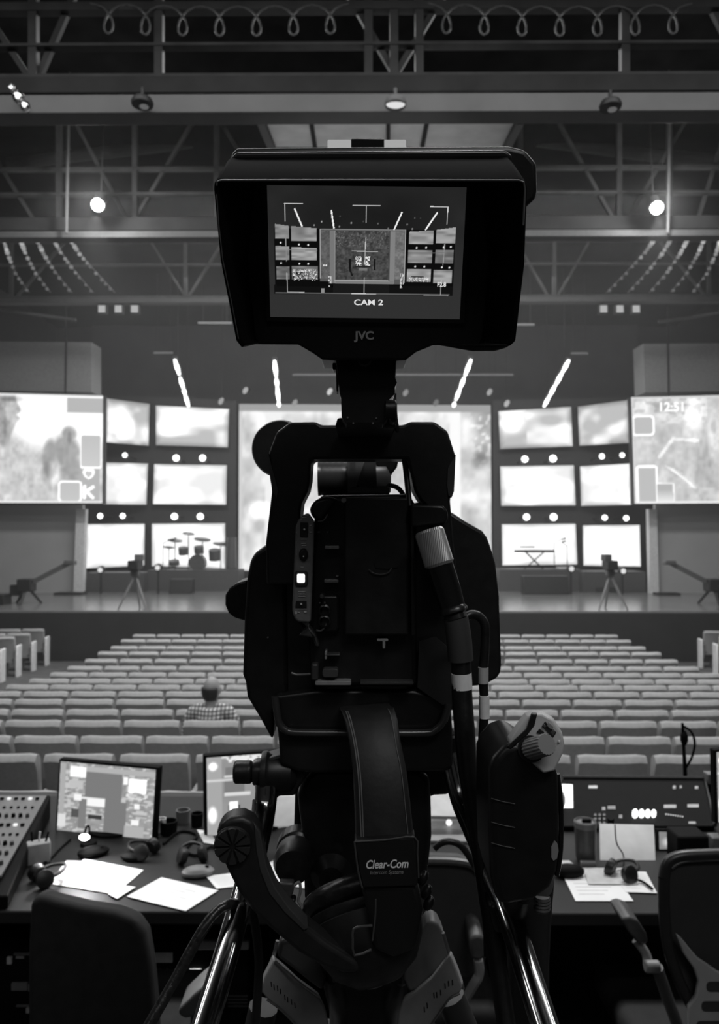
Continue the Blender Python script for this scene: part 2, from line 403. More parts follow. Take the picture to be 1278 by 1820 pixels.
# two bright spot lamps with visible halo in haze
for px, py, lab in ((175, 366, 'bright round spot lamp hanging left of the viewfinder'), (1166, 371, 'bright round spot lamp hanging right of the viewfinder')):
    p = onY(px, py, 13.5); t = thing('spot_lamp', lab, 'stage light', p, group='spot lamps on the middle truss')
    build(MB().lathe([(.06, .30), (.11, .26), (.12, .05), (.14, .02), (.0, .03)], p, (0, .5, .9)), 'housing', BLKM, t)
    build(MB().ball(p - Vector((0, .04, .0)), .115, 16), 'bulb', emis('spot_bulb', 14), t)
    build(MB().tube([p + Vector((0, .12, .2)), (p.x, p.y + .3, 10.8)], .012, 6), 'hanger', BLKM, t)
    light('spot_glow', 'POINT', p - Vector((0, .35, .05)), 150, .1)
    light('spot_beam', 'SPOT', p - Vector((0, .1, .16)), 420, .05, target=p - Vector((0, .15, 4)), spot=70, blend=.9)
# trios of small square lamps
for xs, lab0 in (((181, 210, 239), 'left'), ((1073, 1102, 1131), 'right')):
    for i, x in enumerate(xs):
        p = onY(x, 549, 20.6); t = thing('blinder_lamp', 'small square lamp, %s of the %s trio under the far beam' % (('left', 'middle', 'right')[i] + ' one', lab0), 'stage light', p, group='%s trio of square lamps' % lab0)
        build(MB().box(p + Vector((0, .08, 0)), (.26, .14, .26)), 'housing', BLKM, t, bevel=.02)
        build(MB().box(p, (.2, .02, .2)), 'lens', emis('blinder_lens', .42), t, bevel=.03)
        build(MB().bar(p + Vector((0, .06, .12)), p + Vector((0, .06, .24)), .03, .03), 'hanger', BLKM, t)
# sloping pale tubes at each side and small rails
for pp, lab in (([(-40, 541), (0, 550), (70, 560), (135, 569)], 'pale tube sloping down from the left edge above the bulkhead'), ([(1170, 572), (1215, 566), (1278, 556), (1320, 550)], 'pale tube sloping up to the right edge above the bulkhead')):
    single(MB().tube([onY(x, y, 22) for x, y in pp], .045, 8, 4), 'rail', BEAM, lab, 'rail')
for x0, x1, y, Y, lab in ((352, 412, 574, 23.5, 'short pale rail left of the viewfinder hood'), (900, 950, 577, 23.5, 'short pale rail right of the viewfinder hood'), (273, 307, 627, 24.5, 'tiny pale rail above the far left light batten'), (1015, 1045, 628, 24.5, 'tiny pale rail above the far right light batten'), (700, 912, 666, 26, 'long thin lighting bar right of the viewfinder neck'), (520, 600, 666, 26, 'thin lighting bar left of the viewfinder neck')):
    a, b = onY(x0, y, Y), onY(x1, y, Y); t = thing('lighting_bar', lab, 'rail', (a + b) / 2)
    build(MB().bar(a, b, .06, .06), 'rail', mat('pale_rail', .25, .6), t)
    for q in (a.lerp(b, .15), a.lerp(b, .85)): build(MB().bar(q, (q.x, q.y, 10.8), .015, .015), 'drop_rod', BLKM, t)

# drapes of tiny bulbs
names = ['outermost', 'second', 'third', 'fourth', 'innermost']
for s in (0, 1):
    for k in range(5):
        if s == 0:
            path = [(5 + 29 * k, 418), (14 + 32 * k, 450), (28 + 36 * k, 485), (52 + 38 * k, 520)]
        else:
            path = [(1283 - 29 * k, 418), (1272 - 32 * k, 450), (1256 - 36 * k, 485), (1230 - 38 * k, 520)]
        pts = [onY(x, y, 14.4 + 6 * i / 3) for i, (x, y) in enumerate(path)]
        t = thing('string_light', '%s string of tiny bulbs draped under the roof at %s' % (names[k], ('left', 'right')[s]), 'string lights', pts[0], group='bulb strings at %s' % ('left', 'right')[s])
        build(MB().tube(pts, .012, 5, 6), 'wire', mat('thin_wire', .12, .6), t)
        nb = 13
        for j in range(nb):
            u = ((j + .5 * random.random()) / nb) ** 1.3; q = u * 3; i = min(int(q), 2); p = pts[i].lerp(pts[i + 1], q - i)
            bright = math.exp(-u * 3.2) * (1 if k in (0, 1, 3) else .8) * random.uniform(.4, 1.2)
            build(MB().ball(p - Vector((0, 0, .03)), .042 + .012 * random.random(), 8), 'bulb', emis('bulb_%d' % min(9, int(bright * 10)), .1 + .07 * min(9, int(bright * 10))), t)

# light battens above the stage
for i, (xa, ya, xb, yb, segs, lab) in enumerate(((311, 640, 335, 722, ((0, .28), (.36, .58), (.6, .7), (.72, 1)), 'leftmost slanted light batten above the stage'),
      (488, 642, 496, 722, ((0, .3), (.36, .52), (.55, .86), (.9, 1)), 'light batten above the stage, just left of the camera'),
      (837, 640, 806, 722, ((0, .3), (.36, .56), (.6, .84), (.92, 1)), 'light batten above the stage, just right of the camera'),
      (1011, 641, 967, 722, ((0, .22), (.23, .5), (.51, .75), (.76, 1)), 'rightmost slanted light batten above the stage'))):
    a, b = onY(xa, ya, 23.5), onY(xb, yb, 27.0)
    t = thing('light_batten', lab, 'stage light', b)
    build(MB().bar(a + Vector((0, 0, .1)), b + Vector((0, 0, .1)), .16, .08), 'rail', BLKM, t)
    for u, v in segs: build(MB().tube([a.lerp(b, u), a.lerp(b, (u + v) / 2), a.lerp(b, v)], [.045, .075, .045], 8), 'tube_lamp', emis('batten', 3.2), t)
    for u in (.15, .85):
        q = a.lerp(b, u); build(MB().bar(q + Vector((0, 0, .1)), (q.x, q.y, 10.8), .02, .02), 'hanger', BLKM, t)
# small moving heads above the stage
for px, py, g, lab in ((393, 713, .35, 'small stage lamp between the two left battens'), (436, 694, .4, 'small stage lamp left of the second batten'), (524, 716, .3, 'small stage lamp right of the second batten'),
                    (586, 696, .6, 'small bright stage lamp close left of the viewfinder neck'), (721, 698, .25, 'faint stage lamp close right of the viewfinder neck'), (870, 697, .35, 'small stage lamp right of the third batten'), (901, 717, .45, 'small stage lamp between the two right battens'), (775, 716, .15, 'faint stage lamp left of the third batten')):
    p = onY(px, py, 26.6); t = thing('stage_lamp', lab, 'stage light', p)
    build(MB().lathe([(.05, .25), (.09, .2), (.09, .0), (.06, 0)], p, (.4, .9, .5), 12), 'housing', BLKM, t)
    build(MB().ball(p, (.09, .07, .14), 10, Matrix.Rotation(R(30), 3, 'Y')), 'lens', emis('stage_lens_%d' % int(g * 100), g), t)
    build(MB().bar(p + Vector((0, .1, .1)), (p.x, p.y + .1, 10.8), .02, .02), 'hanger', BLKM, t)

# ------------------------------------------------------------------ haze over the hall
m = MB().box((0, 20.0, 4.9), (25.8, 15.0, 11.6))
hm = bpy.data.materials.new('thin_haze'); hm.use_nodes = True; nt = hm.node_tree; nt.nodes.remove(nt.nodes['Principled BSDF'])
vs = nt.nodes.new('ShaderNodeVolumeScatter'); vs.inputs['Density'].default_value = .0075; vs.inputs['Anisotropy'].default_value = .2
nt.links.new(vs.outputs[0], nt.nodes['Material Output'].inputs['Volume'])
hz = build(m, 'haze', hm, smooth=False); tag(hz, 'thin stage haze hanging in the air of the hall', 'haze', kind='stuff')

# ================================================================== LED PANELS, SCREENS
LEDM = screen_mat('led_picture', 1.38)
SCRM = screen_mat('projected_picture', 1.1)
FRM = mat('panel_frame', .02, .5)
def cloud(seed, lo=.72, hi=1.05, fx=2.2, fy=6, top=0):
    def f(u, v):
        n = .65 * noise(u * fx + seed * 7.3, v * fy * .5 + seed * 3.1) + .35 * noise(u * fx * 2.5 + seed * 5, v * fy + seed)
        g = lo + (hi - lo) * np.clip((n - .3) * 2.2, 0, 1)
        e = np.minimum(np.minimum(u, 1 - u) * 14, np.minimum(v, 1 - v) * 9); return g * np.clip(.75 + .25 * e, 0, 1)
    return f
def led(corn, Ys, fn, lab, group):
    pts = [onY(x, y, Y) for (x, y), Y in zip(corn, Ys)]
    t = thing('led_panel', lab, 'video screen', (pts[2] + pts[3]) / 2, group=group)
    back = Vector((0, .15, 0)); c = sum(pts, Vector()) / 4
    big = [c + (p - c) * 1.012 + Vector((0, .03, 0)) for p in pts]
    build(MB().loft(big, [p + back for p in big]), 'casing', FRM, t)
    canvas('display', pts, 36, 24, fn, LEDM, t)
    build(MB().bar(c + Vector((0, .15, 0)), (c.x, 27.59, c.z), .2, .2), 'wall_bracket', FRM, t)
    return t
LB = [((189, 708), (266, 718), (264, 792), (189, 786)), ((277, 721), (407, 727), (405, 795), (277, 791)),
      ((186, 822), (263, 824), (260, 897), (184, 896)), ((274, 825), (403, 827), (402, 897), (272, 896)),
      ((152, 932), (257, 931), (256, 1005), (152, 1010)), ((270, 931), (400, 930), (400, 1010), (270, 1006))]
RB = [((1027, 723), (1116, 711), (1118, 787), (1030, 792)), ((886, 731), (1015, 723), (1018, 793), (889, 798)),
      ((1031, 829), (1119, 824), (1123, 897), (1033, 899)), ((889, 829), (1020, 827), (1023, 898), (891, 899)),
      ((1036, 934), (1137, 933), (1139, 1007), (1037, 1005)), ((892, 932), (1023, 931), (1026, 1003), (893, 1005))]
rows = ['upper', 'middle', 'lower']
for k in range(6):
    yo, yi = 26.2, 27.2
    lo = (.66, .84, .9)[k // 2]
    led(LB[k], [yo, yi, yi, yo] if k % 2 == 0 else [yi] * 4, cloud(k + 1, lo, 1.08), '%s %s video panel showing clouds, bank left of the centre screen' % (rows[k // 2], ('outer', 'inner')[k % 2]), 'video panels left of the centre screen')
    led(RB[k], [yi, yo, yo, yi] if k % 2 == 0 else [yi] * 4, cloud(k + 11, (lo, .97, lo)[k % 2 if k != 4 else 1] if k in (2, 4) else lo, 1.08), '%s %s video panel showing clouds, bank right of the centre screen' % (rows[k // 2], ('outer', 'inner')[k % 2]), 'video panels right of the centre screen')
# dark mounting walls behind the banks
for s, p in (('left', [(140, 700), (420, 712), (420, 1030), (140, 1030)]), ('right', [(876, 712), (1150, 705), (1150, 1030), (876, 1030)])):
    m = MB(); A = [onY(x, y, 27.6) for x, y in p]; A[2].z = A[3].z = ST; m.loft(A, [q + Vector((0, .3, 0)) for q in A])
    single(m, 'panel_wall', mat('panel_backing', .05, .7), 'dark mounting wall behind the %s bank of video panels' % s, 'partition')
# lamps between the panel rows
for i, (x, y, r, s, rr) in enumerate(((222, 809, 4.5, 'left', 'upper'), (313, 814, 6, 'left', 'upper'), (360, 814, 6, 'left', 'upper'), (178, 917, 5, 'left', 'lower'), (218, 917, 5, 'left', 'lower'), (310, 918, 6, 'left', 'lower'), (356, 918, 6, 'left', 'lower'),
        (933, 816, 6, 'right', 'upper'), (983, 815, 6.5, 'right', 'upper'), (1070, 811, 5, 'right', 'upper'), (1106, 809, 4.5, 'right', 'upper'), (936, 919, 6, 'right', 'lower'), (984, 919, 6.5, 'right', 'lower'), (1075, 920, 5, 'right', 'lower'), (1113, 921, 5, 'right', 'lower'))):
    p = onY(x, y, 26.3); rad = r * 26.3 / F
    pos = {0: 'one left of all', 1: 'middle one', 2: 'one nearest the centre', 3: 'one left of all', 4: 'second from outside', 5: 'third from outside', 6: 'one nearest the centre', 7: 'one nearest the centre', 8: 'third from outside', 9: 'second from outside', 10: 'outermost one', 11: 'one nearest the centre', 12: 'third from outside', 13: 'second from outside', 14: 'outermost one'}[i]
    t = thing('panel_spotlight', 'round white lamp in the %s gap of the %s panels, %s' % (rr, s, pos), 'stage light', p, group='lamps between the %s panels' % s)
    build(MB().lathe([(rad * .7, .3), (rad * 1.15, .22), (rad * 1.15, .0), (rad * .9, 0)], p, (0, 1, 0), 14), 'housing', BLKM, t)
    build(MB().ball(p, (rad, .04, rad), 14), 'lens', emis('panel_lamp', 3.0), t)
    build(MB().bar(p + Vector((0, .15, 0)), (p.x, 27.59, p.z), .04, .04), 'wall_arm', BLKM, t)
# centre screen
def centre(u, v):
    X = 425 + 447 * u; Y = 718 + 300 * v
    g = .86 + .14 * (noise(X / 22, Y / 26) - .5) * 2 + .10 * (noise(X / 7, Y / 9) - .5)
    g = put(g, (X > 470) & (X < 500), .93); g = put(g, (X > 798) & (X < 818), .97)
    g = g - .22 * blob(X, Y, 862, 760, 22, 60, .5) * (noise(X / 6, Y / 7) > .35) - .18 * blob(X, Y, 852, 820, 12, 14, .4)
    g = g + .3 * blob(X, Y, 460, 910, 20, 14, .5)
    g = put(g, Y < 730, .60); g = put(g, (X < 430) & (Y > 730), .80)
    g = np.where((X > 500) & (X < 798) & (Y > 1000), .7, g)
    return g
p = [onY(425, 718, 27.4), onY(872, 720, 27.4), onY(874, 1018, 27.4), onY(424, 1014, 27.4)]
t = thing('projection_screen', 'large pale centre screen behind the video camera', 'screen', (p[2] + p[3]) / 2)
for u in (.03, .97): build(MB().bar(p[3].lerp(p[2], u) + Vector((0, .08, .05)), (p[3].lerp(p[2], u).x, p[3].y + .08, ST), .1, .08), 'support_leg', FRM, t)
canvas('display', p, 120, 80, centre, SCRM, t)
q = [a + Vector((0, .03, 0)) for a in p]; build(MB().loft(q, [a + Vector((0, .1, 0)) for a in q]), 'casing', FRM, t)

# side screens with pictures
def left_pic(u, v):
    X = -168 + 351 * u; Y = 698 + 196 * v
    g = 1.02 - .0 * X
    tex = noise(X / 13, Y / 17) * .6 + noise(X / 5, Y / 6) * .4
    body = np.clip((Y - 775 + 10 * np.sin(X / 14)) / 22, 0, 1)
    g = g * (1 - body) + body * (.80 + .26 * (tex - .5))
    prof = 30 + 9 * np.exp(-((Y - 728) / 12) ** 2) + 7 * np.exp(-((Y - 742) / 6) ** 2) - 7 * np.exp(-((Y - 737) / 4) ** 2) - np.clip((Y - 752), 0, 60) * .35
    face = np.clip((prof - X) / 4, 0, 1) * np.clip((800 - Y) / 10, 0, 1) * np.clip((Y - 700) / 4, 0, 1)
    g = g * (1 - face) + face * (.66 + .3 * (tex - .5) + .1 * (X > 12))
    g = g - .25 * blob(X, Y, 22, 708, 16, 5, .5) - .10 * blob(X, Y, 8, 770, 16, 18, .6)
    hand = np.maximum(blob(X, Y, 118, 800, 22, 30, .2), blob(X, Y, 90, 815, 14, 34, .2)); hand = np.maximum(hand, blob(X, Y, 123, 770, 13, 14, .25)); hand = np.maximum(hand, blob(X, Y, 130, 840, 22, 30, .25))
    g = g * (1 - hand) + hand * (.64 + .16 * (tex - .5))
    g = g - .10 * blob(X, Y, 84, 842, 10, 18, .3) + .14 * blob(X, Y, 97, 838, 9, 22, .4) - .1 * blob(X, Y, 55, 855, 6, 24, .4) - .12 * blob(X, Y, 124, 776, 4, 12, .4)
    g = put(g, rect(X, Y, 120, 704, 183, 731), .70)
    g = put(g, rect(X, Y, 145, 830, 178, 894), .70)
    for a in ((144, 769, 180, 830, 3), (106, 856, 145, 891, 5)):
        d = rrect_d(X, Y, *a); g = put(g, d < 0, .74 + .05 * (Y - a[1]) / 60); g = put(g, np.abs(d) < 1.5, 1.1)
    hx, hy = (X - 158.5) / 10, (843 - Y) / 10
    h = (hx * hx + hy * hy - .8) ** 3 - hx * hx * hy ** 3; h2 = ((hx / .62) ** 2 + (hy / .62) ** 2 - .8) ** 3 - (hx / .62) ** 2 * (hy / .62) ** 3
    g = put(g, h < 0, 1.1); g = put(g, h2 < 0, .78)
    g = put(g, seg(X, Y, 151, 864, 151, 884, 3) | seg(X, Y, 153, 874, 166, 865, 2.8) | seg(X, Y, 155, 873, 166, 884, 2.8), 1.1)
    g = put(g, Y < 701, .8); g = put(g, Y > 890, .92); return g
def right_pic(u, v):
    X = 1123 + 351 * u; Y = 704 + 191 * v
    tex = noise(X / 14, Y / 14) * .6 + noise(X / 5, Y / 6) * .4
    g = .78 + .22 * (tex - .5)
    g = g + .12 * np.clip((760 - Y) / 20, 0, 1) * (noise(X / 9, Y / 5) > .5) * (X < 1258) - .08 * blob(X, Y, 1194, 724, 34, 12, .4)
    g = g + .22 * blob(X, Y, 1232, 745, 14, 30, .5) + .15 * blob(X, Y, 1270, 780, 10, 40, .5)
    arm = seg(X, Y, 1170, 812, 1195, 780, 3) | seg(X, Y, 1195, 780, 1240, 784, 3); g = g + .16 * arm
    for k in range(4): g = g + .10 * seg(X, Y, 1180 + 6 * k, 828 + 4 * k, 1210 + 8 * k, 842 + 9 * k, 1.6)
    g = g - .10 * blob(X, Y, 1250, 830, 30, 36, .5) - .15 * blob(X, Y, 1268, 760, 5, 12, .4)
    g = g + .10 * blob(X, Y, 1226, 842, 7, 34, .5)
    for a in ((1125, 739, 1161, 772, 5), (1129, 829, 1164, 895, 3)):
        d = rrect_d(X, Y, *a); g = put(g, d < 0, .73); g = put(g, np.abs(d) < 1.6, 1.1)
    g = put(g, rect(X, Y, 1165, 860, 1194, 894), .70 + .2 * np.clip((Y - 870) / 20, 0, 1) + 0 * X)
    g = put(g, seg(X, Y, 1165, 859, 1194, 860, 1) | seg(X, Y, 1194, 860, 1195, 893, 1), 1.0)
    g = put(g, Y > 891, .95); g = put(g, Y < 707, .82)
    g = put(g, X < 1125, .85); return g
for nm, corn, fn, lab in (('left', ((-168, 694), (183, 703), (182, 894), (-168, 893)), left_pic, 'big side screen at the left edge showing a face in profile'),
                          ('right', ((1122, 706), (1474, 698), (1474, 893), (1128, 895)), right_pic, 'big side screen at the right edge showing clasped hands')):
    pts = [onY(x, y, 23.6) for x, y in corn]
    t = thing('side_screen', lab, 'screen', (pts[2] + pts[3]) / 2)
    c = sum(pts, Vector()) / 4; big = [c + (p_ - c) * 1.012 + Vector((0, .03, 0)) for p_ in pts]
    build(MB().loft(big, [p_ + Vector((0, .22, 0)) for p_ in big]), 'casing', FRM, t)
    canvas('display', pts, 234, 130, fn, SCRM, t)
    for xx in (.2, .8):
        q = pts[0].lerp(pts[1], xx) + Vector((0, .15, 0)); build(MB().bar(q, q + Vector((0, 0, 3)), .05, .05), 'hanger', BLKM, t)
    if nm == 'right':
        fr = Fr(1194, 724, 23.55); text('lettering', '12:51', emis('screen_white', 1.2), t, fr, 1194, 724, 16, bold=.03)

# ================================================================== STAGE DRESSING
DK = mat('stage_black', .02, .5); MID = mat('instrument_grey', .12, .4); CYM = mat('cymbal_metal', .35, .3, .9)
def P3(px, py, Y): return onY(px, py, Y)
# risers
def riser(x0, x1, yt, yb, Y, dep, lab):
    a, b = onY(x0, yt, Y), onY(x1, yb, Y)
    return single(MB().loft([(a.x, Y, ST), (b.x, Y, ST), (b.x, Y + dep, ST), (a.x, Y + dep, ST)], [(a.x, Y, a.z), (b.x, Y, a.z), (b.x, Y + dep, a.z), (a.x, Y + dep, a.z)]), 'riser', mat('riser_grey', .09, .6), lab, 'riser', bevel=.01)
riser(262, 424, 1013, 1050, 25.7, 1.2, 'low dark riser under the drum kit')
riser(888, 1035, 1012, 1050, 25.7, 1.2, 'low dark riser under the keyboard')
riser(150, 256, 1018, 1050, 25.2, 1.2, 'low dark riser under the outer left panels')
riser(1036, 1148, 1016, 1050, 25.2, 1.2, 'low dark riser under the outer right panels')
# drum kit
Yd = 26.1; zr = onY(0, 1013, 25.7).z
t = thing('drum_kit', 'drum kit with cymbals standing before the lower left panels', 'drum kit', (onY(345, 1010, Yd).x, Yd, zr))
def drum(px, py, r, ln, nm='tom', tilt=(0, -.3, 1)):
    p = P3(px, py, Yd); d = build(MB().lathe([(r, 0), (r, ln)], p, tilt, 20), nm, MID, t)
    build(MB().lathe([(r * 1.04, 0), (r * 1.04, .03), (0, .03)], p - Vector(tilt).normalized() * .02, tilt, 20), 'rim', CYM, d)
drum(350, 1000, .28, .4, 'bass_drum', (0, 1, 0)); drum(326, 984, .17, .22); drum(354, 982, .17, .22); drum(382, 994, .2, .35, 'floor_tom'); drum(310, 1003, .18, .14, 'snare')
for px, py, r in ((311, 960, .26), (360, 958, .3), (335, 948, .22), (392, 966, .28), (300, 972, .2)):
    p = P3(px, py, Yd); c = build(MB().lathe([(.02, .02), (.05, .01), (r, -.01), (r, -.015), (.02, .0)], p, (.15, -.25, 1), 20), 'cymbal', CYM, t)
    build(MB().tube([p, Vector((p.x, p.y + .05, zr))], .018, 6), 'stand', DK, c)
single(MB().tube([P3(412, 955, 26.2), P3(411, 1010, 26.2)], [.16, .2], 12), 'column_speaker', mat('tower_mesh', .1, .4), 'dark column speaker right of the drum kit', 'speaker', bevel=.01)
# keyboard
t = thing('keyboard', 'dark keyboard on a stand before the lower right panels', 'keyboard', (onY(950, 1010, 26).x, 26, zr))
a, b = P3(915, 978, 26), P3(984, 981, 26)
build(MB().box((a + b) / 2, ((b - a).length, .35, .09)), 'body', DK, t, bevel=.01)
for x in (-.35, .35):
    build(MB().bar((a + b) / 2 + Vector((x, -.1, 0)), (a + b) / 2 + Vector((-x, .1, (zr - (a + b).z / 2))), .04, .04), 'leg', DK, t)
build(MB().box(P3(937, 972, 26), (.5, .2, .05)), 'top_keyboard', DK, t)
def micstand(px, yt, Y, z0, lab, lean=.25):
    top = P3(px, yt, Y); t = thing('microphone_stand', lab, 'microphone stand', (top.x, Y, z0))
    build(MB().tube([(top.x, Y, z0), (top.x, Y, top.z)], .014, 6), 'pole', DK, t)
    build(MB().tube([(top.x, Y, top.z), (top.x + lean, Y, top.z + .12)], .012, 6), 'boom', DK, t)
    build(MB().lathe([(.02, 0), (.03, .12), (.025, .17)], (top.x + lean, Y, top.z + .12), (1, 0, .3), 8), 'microphone', MID, t)
    build(MB().lathe([(.16, 0), (.15, .03), (.02, .04)], (top.x, Y, z0), (0, 0, 1), 12), 'base', DK, t)
micstand(985, 965, 26, zr, 'thin microphone stand at the right end of the keyboard')
micstand(1008, 970, 26, zr, 'thin microphone stand between the lower right panels', -.2)
micstand(290, 965, 26, zr, 'thin microphone stand left of the drum kit', .3)
for x0, y0, x1, y1, Y, g, lab in ((932, 1024, 1012, 1056, 23.0, DK, 'low black road case on the stage right of centre'), 
                                  (995, 1008, 1012, 1022, 24.3, mat('pale_case', .5, .6), 'small pale box on the right riser beside the keyboard'), (300, 1030, 340, 1055, 23, DK, 'low black floor monitor before the drum riser'), 
                                  (1060, 1036, 1100, 1052, 23.8, DK, 'black floor monitor before the outer right panels'), (240, 1010, 262, 1040, 23.8, MID, 'grey amplifier beside the drum riser'), (168, 1030, 200, 1050, 24, DK, 'black floor monitor near the left stage trim')):
    if y1 > 1025: Y = (CZ - ST) * F / (y1 - 960)
    else: Y = 25.9
    a = onY((x0 + x1) / 2, (y0 + y1) / 2, Y); wd = (x1 - x0) * Y / F; h = (y1 - y0) * Y / F
    z = ST if y1 > 1025 else zr
    h = onY(640, y0, Y).z - z
    single(MB().loft([(a.x - wd / 2, Y, z), (a.x + wd / 2, Y, z), (a.x + wd / 2, Y + .5, z), (a.x - wd / 2, Y + .5, z)], [(a.x - wd / 2, Y + .12, z + h), (a.x + wd / 2, Y + .12, z + h), (a.x + wd / 2, Y + .5, z + h), (a.x - wd / 2, Y + .5, z + h)]), 'stage_box', g, lab, 'box', bevel=.015)
for x, y, lab in ((178, 1013, 'small round lamp under the outer left panel'), (280, 1009, 'small round lamp at the left of the drum riser'), (1016, 1011, 'bright round lamp right of the keyboard'), (1108, 1015, 'small round lamp under the outer right panel')):
    p = onY(x, y, 24.2); t = thing('floor_lamp', lab, 'stage light', (p.x, 24.2, ST))
    build(MB().ball(p, .085, 12), 'lens', emis('floor_lamp_lens', .8), t); build(MB().lathe([(.12, .18), (.12, 0)], p, (0, 1, .1), 12), 'housing', DK, t)
    build(MB().bar((p.x, 24.3, ST), (p.x, 24.3, p.z), .05, .05), 'stand', DK, t)
# broadcast cameras on tripods at the stage front
def stage_cam(px, Y, yb, lab, mirror=1):
    t = thing('tripod_camera', lab, 'video camera', (onY(px, yb, Y).x, Y, ST)); x = onY(px, yb, Y).x
    build(MB().box((x, Y, ST + 1.12), (.26, .5, .24)), 'body', DK, t, bevel=.02)
    build(MB().lathe([(.06, 0), (.075, .3), (.09, .32)], (x - .05 * mirror, Y + .25, ST + 1.12), (-.5 * mirror, .8, 0), 12), 'lens', DK, t)
    build(MB().box((x + .14 * mirror, Y - .15, ST + 1.32), (.22, .16, .16), rz=.4), 'viewfinder', MID, t, bevel=.01)
    build(MB().box((x, Y, ST + .92), (.2, .2, .14)), 'head', MID, t, bevel=.02)
    for k in range(3):
        a = R(90 + 120 * k); build(MB().tube([(x, Y, ST + .9), (x + .18 * math.cos(a), Y + .18 * math.sin(a), ST + .5), (x + .42 * math.cos(a), Y + .42 * math.sin(a), ST)], [.03, .035, .02], 8), 'leg', mat('tripod_grey', .25, .4), t)
    build(MB().tube([(x, Y - .1, ST + .92), (x + .25 * mirror, Y - .55, ST + .8)], .015, 6), 'pan_bar', DK, t)
stage_cam(240, 18.95, 1060, 'dark camera on a tripod at the stage edge, left of the video camera', 1)
stage_cam(1085, 19.0, 1060, 'dark camera on a tripod at the stage edge, right of the video camera', -1)
def jib(px, Y, s, lab):
    x = onY(px, 1060, Y).x; t = thing('camera_crane', lab, 'camera crane', (x, Y, ST))
    piv = Vector((x, Y, onY(px, 1040, Y).z)); tip = onY(px + s * 78, 1000, Y)
    build(MB().box(piv, (.4, .4, .35)), 'pivot_head', DK, t, bevel=.03)
    build(MB().bar(piv, tip, .09, .12), 'arm', MID, t)
    build(MB().bar(piv, piv - (tip - piv) * .22, .12, .14), 'tail', DK, t)
    build(MB().box(tip, (.3, .2, .12)), 'camera_head', MID, t, bevel=.02)
    build(MB().box(piv - (tip - piv) * .22, (.3, .25, .3)), 'counterweight', DK, t, bevel=.02)
    for k in range(3):
        a = R(30 + 120 * k); build(MB().tube([piv, (piv.x + .4 * math.cos(a), Y + .35 * math.sin(a), ST)], [.05, .035], 8), 'leg', DK, t)
jib(47, 20.5, 1, 'camera crane with raised arm on the stage, left edge')
jib(1268, 20.5, -1, 'camera crane with raised arm on the stage, right edge')
for x0, x1, Y, lab in ((-40, 14, 20.3, 'low dark case on the stage at the left edge'), (100, 150, 24.0, 'thin black base plate at the foot of the left stage trim'), (1165, 1205, 24.0, 'thin black base plate at the foot of the right stage trim')):
    a, b = onY(x0, 1060, Y), onY(x1, 1060, Y); h = .28 if Y < 22 else .07
    single(MB().box(((a.x + b.x) / 2, Y, ST + h / 2), (b.x - a.x, .5, h)), 'stage_case', DK, lab, 'case', bevel=.02)

# ================================================================== SEATS
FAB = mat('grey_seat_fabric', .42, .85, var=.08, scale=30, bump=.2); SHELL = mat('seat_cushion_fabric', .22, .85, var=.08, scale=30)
SEATM = mat('seat_metal', .3, .5)
def make_seat(end=False):
    t = thing('auditorium_seat', 'x', 'seat')
    prof = [(-.015, .36), (-.035, .80), (-.055, .866), (-.058, .878), (-.028, .912), (-.006, .924), (.035, .915), (.055, .88), (.05, .8), (.035, .36)]
    loops = []
    for i in range(9):
        u = -1 + i / 4; x = u * .243; cy = .035 * u * u; edge = .85 if abs(u) == 1 else 1
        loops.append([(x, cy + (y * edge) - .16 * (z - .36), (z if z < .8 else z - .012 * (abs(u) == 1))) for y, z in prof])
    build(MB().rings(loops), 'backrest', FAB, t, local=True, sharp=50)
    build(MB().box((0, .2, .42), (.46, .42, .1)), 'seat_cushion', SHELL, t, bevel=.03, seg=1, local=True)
    build(MB().box((0, .12, .19), (.07, .2, .38)), 'pedestal', SEATM, t, local=True)
    a = MB().box((.255, .1, .60), (.035, .34, .035)); a.box((.255, -.02, .45), (.03, .06, .3)); build(a, 'armrest', SEATM, t, local=True)
    if end: build(MB().box((.29, .06, .36), (.05, .27, .72)), 'end_panel', mat('pale_end_panel', .88, .5), t, bevel=.02, local=True, label='pale end panel')
    return t
seat = make_seat()
ORD = ['first', 'second', 'third', 'fourth', 'fifth', 'sixth', 'seventh', 'eighth', 'ninth', 'tenth', 'eleventh', 'twelfth', 'thirteenth', 'fourteenth', 'fifteenth', 'sixteenth']
RY = [4.5, 5.42, 6.02, 6.66, 7.2, 7.78, 8.3, 8.8, 9.3, 9.9, 10.6, 11.5, 12.6, 13.6, 15.0, 16.3]
REND = {15: (238, 1094), 14: (218, 1116), 13: (200, 1141), 12: (177, 1169), 11: (154, 1198), 10: (124, 1234), 9: (94, 1271), 8: (58, 1300), 7: (18, 1330), 6: (-20, 1350)}
OFF = [.1, .13, .08, .22, .02, .3, .15, .05, .1, 0, 0, 0, 0, 0, 0, 0]
first = True; seats_made = 0
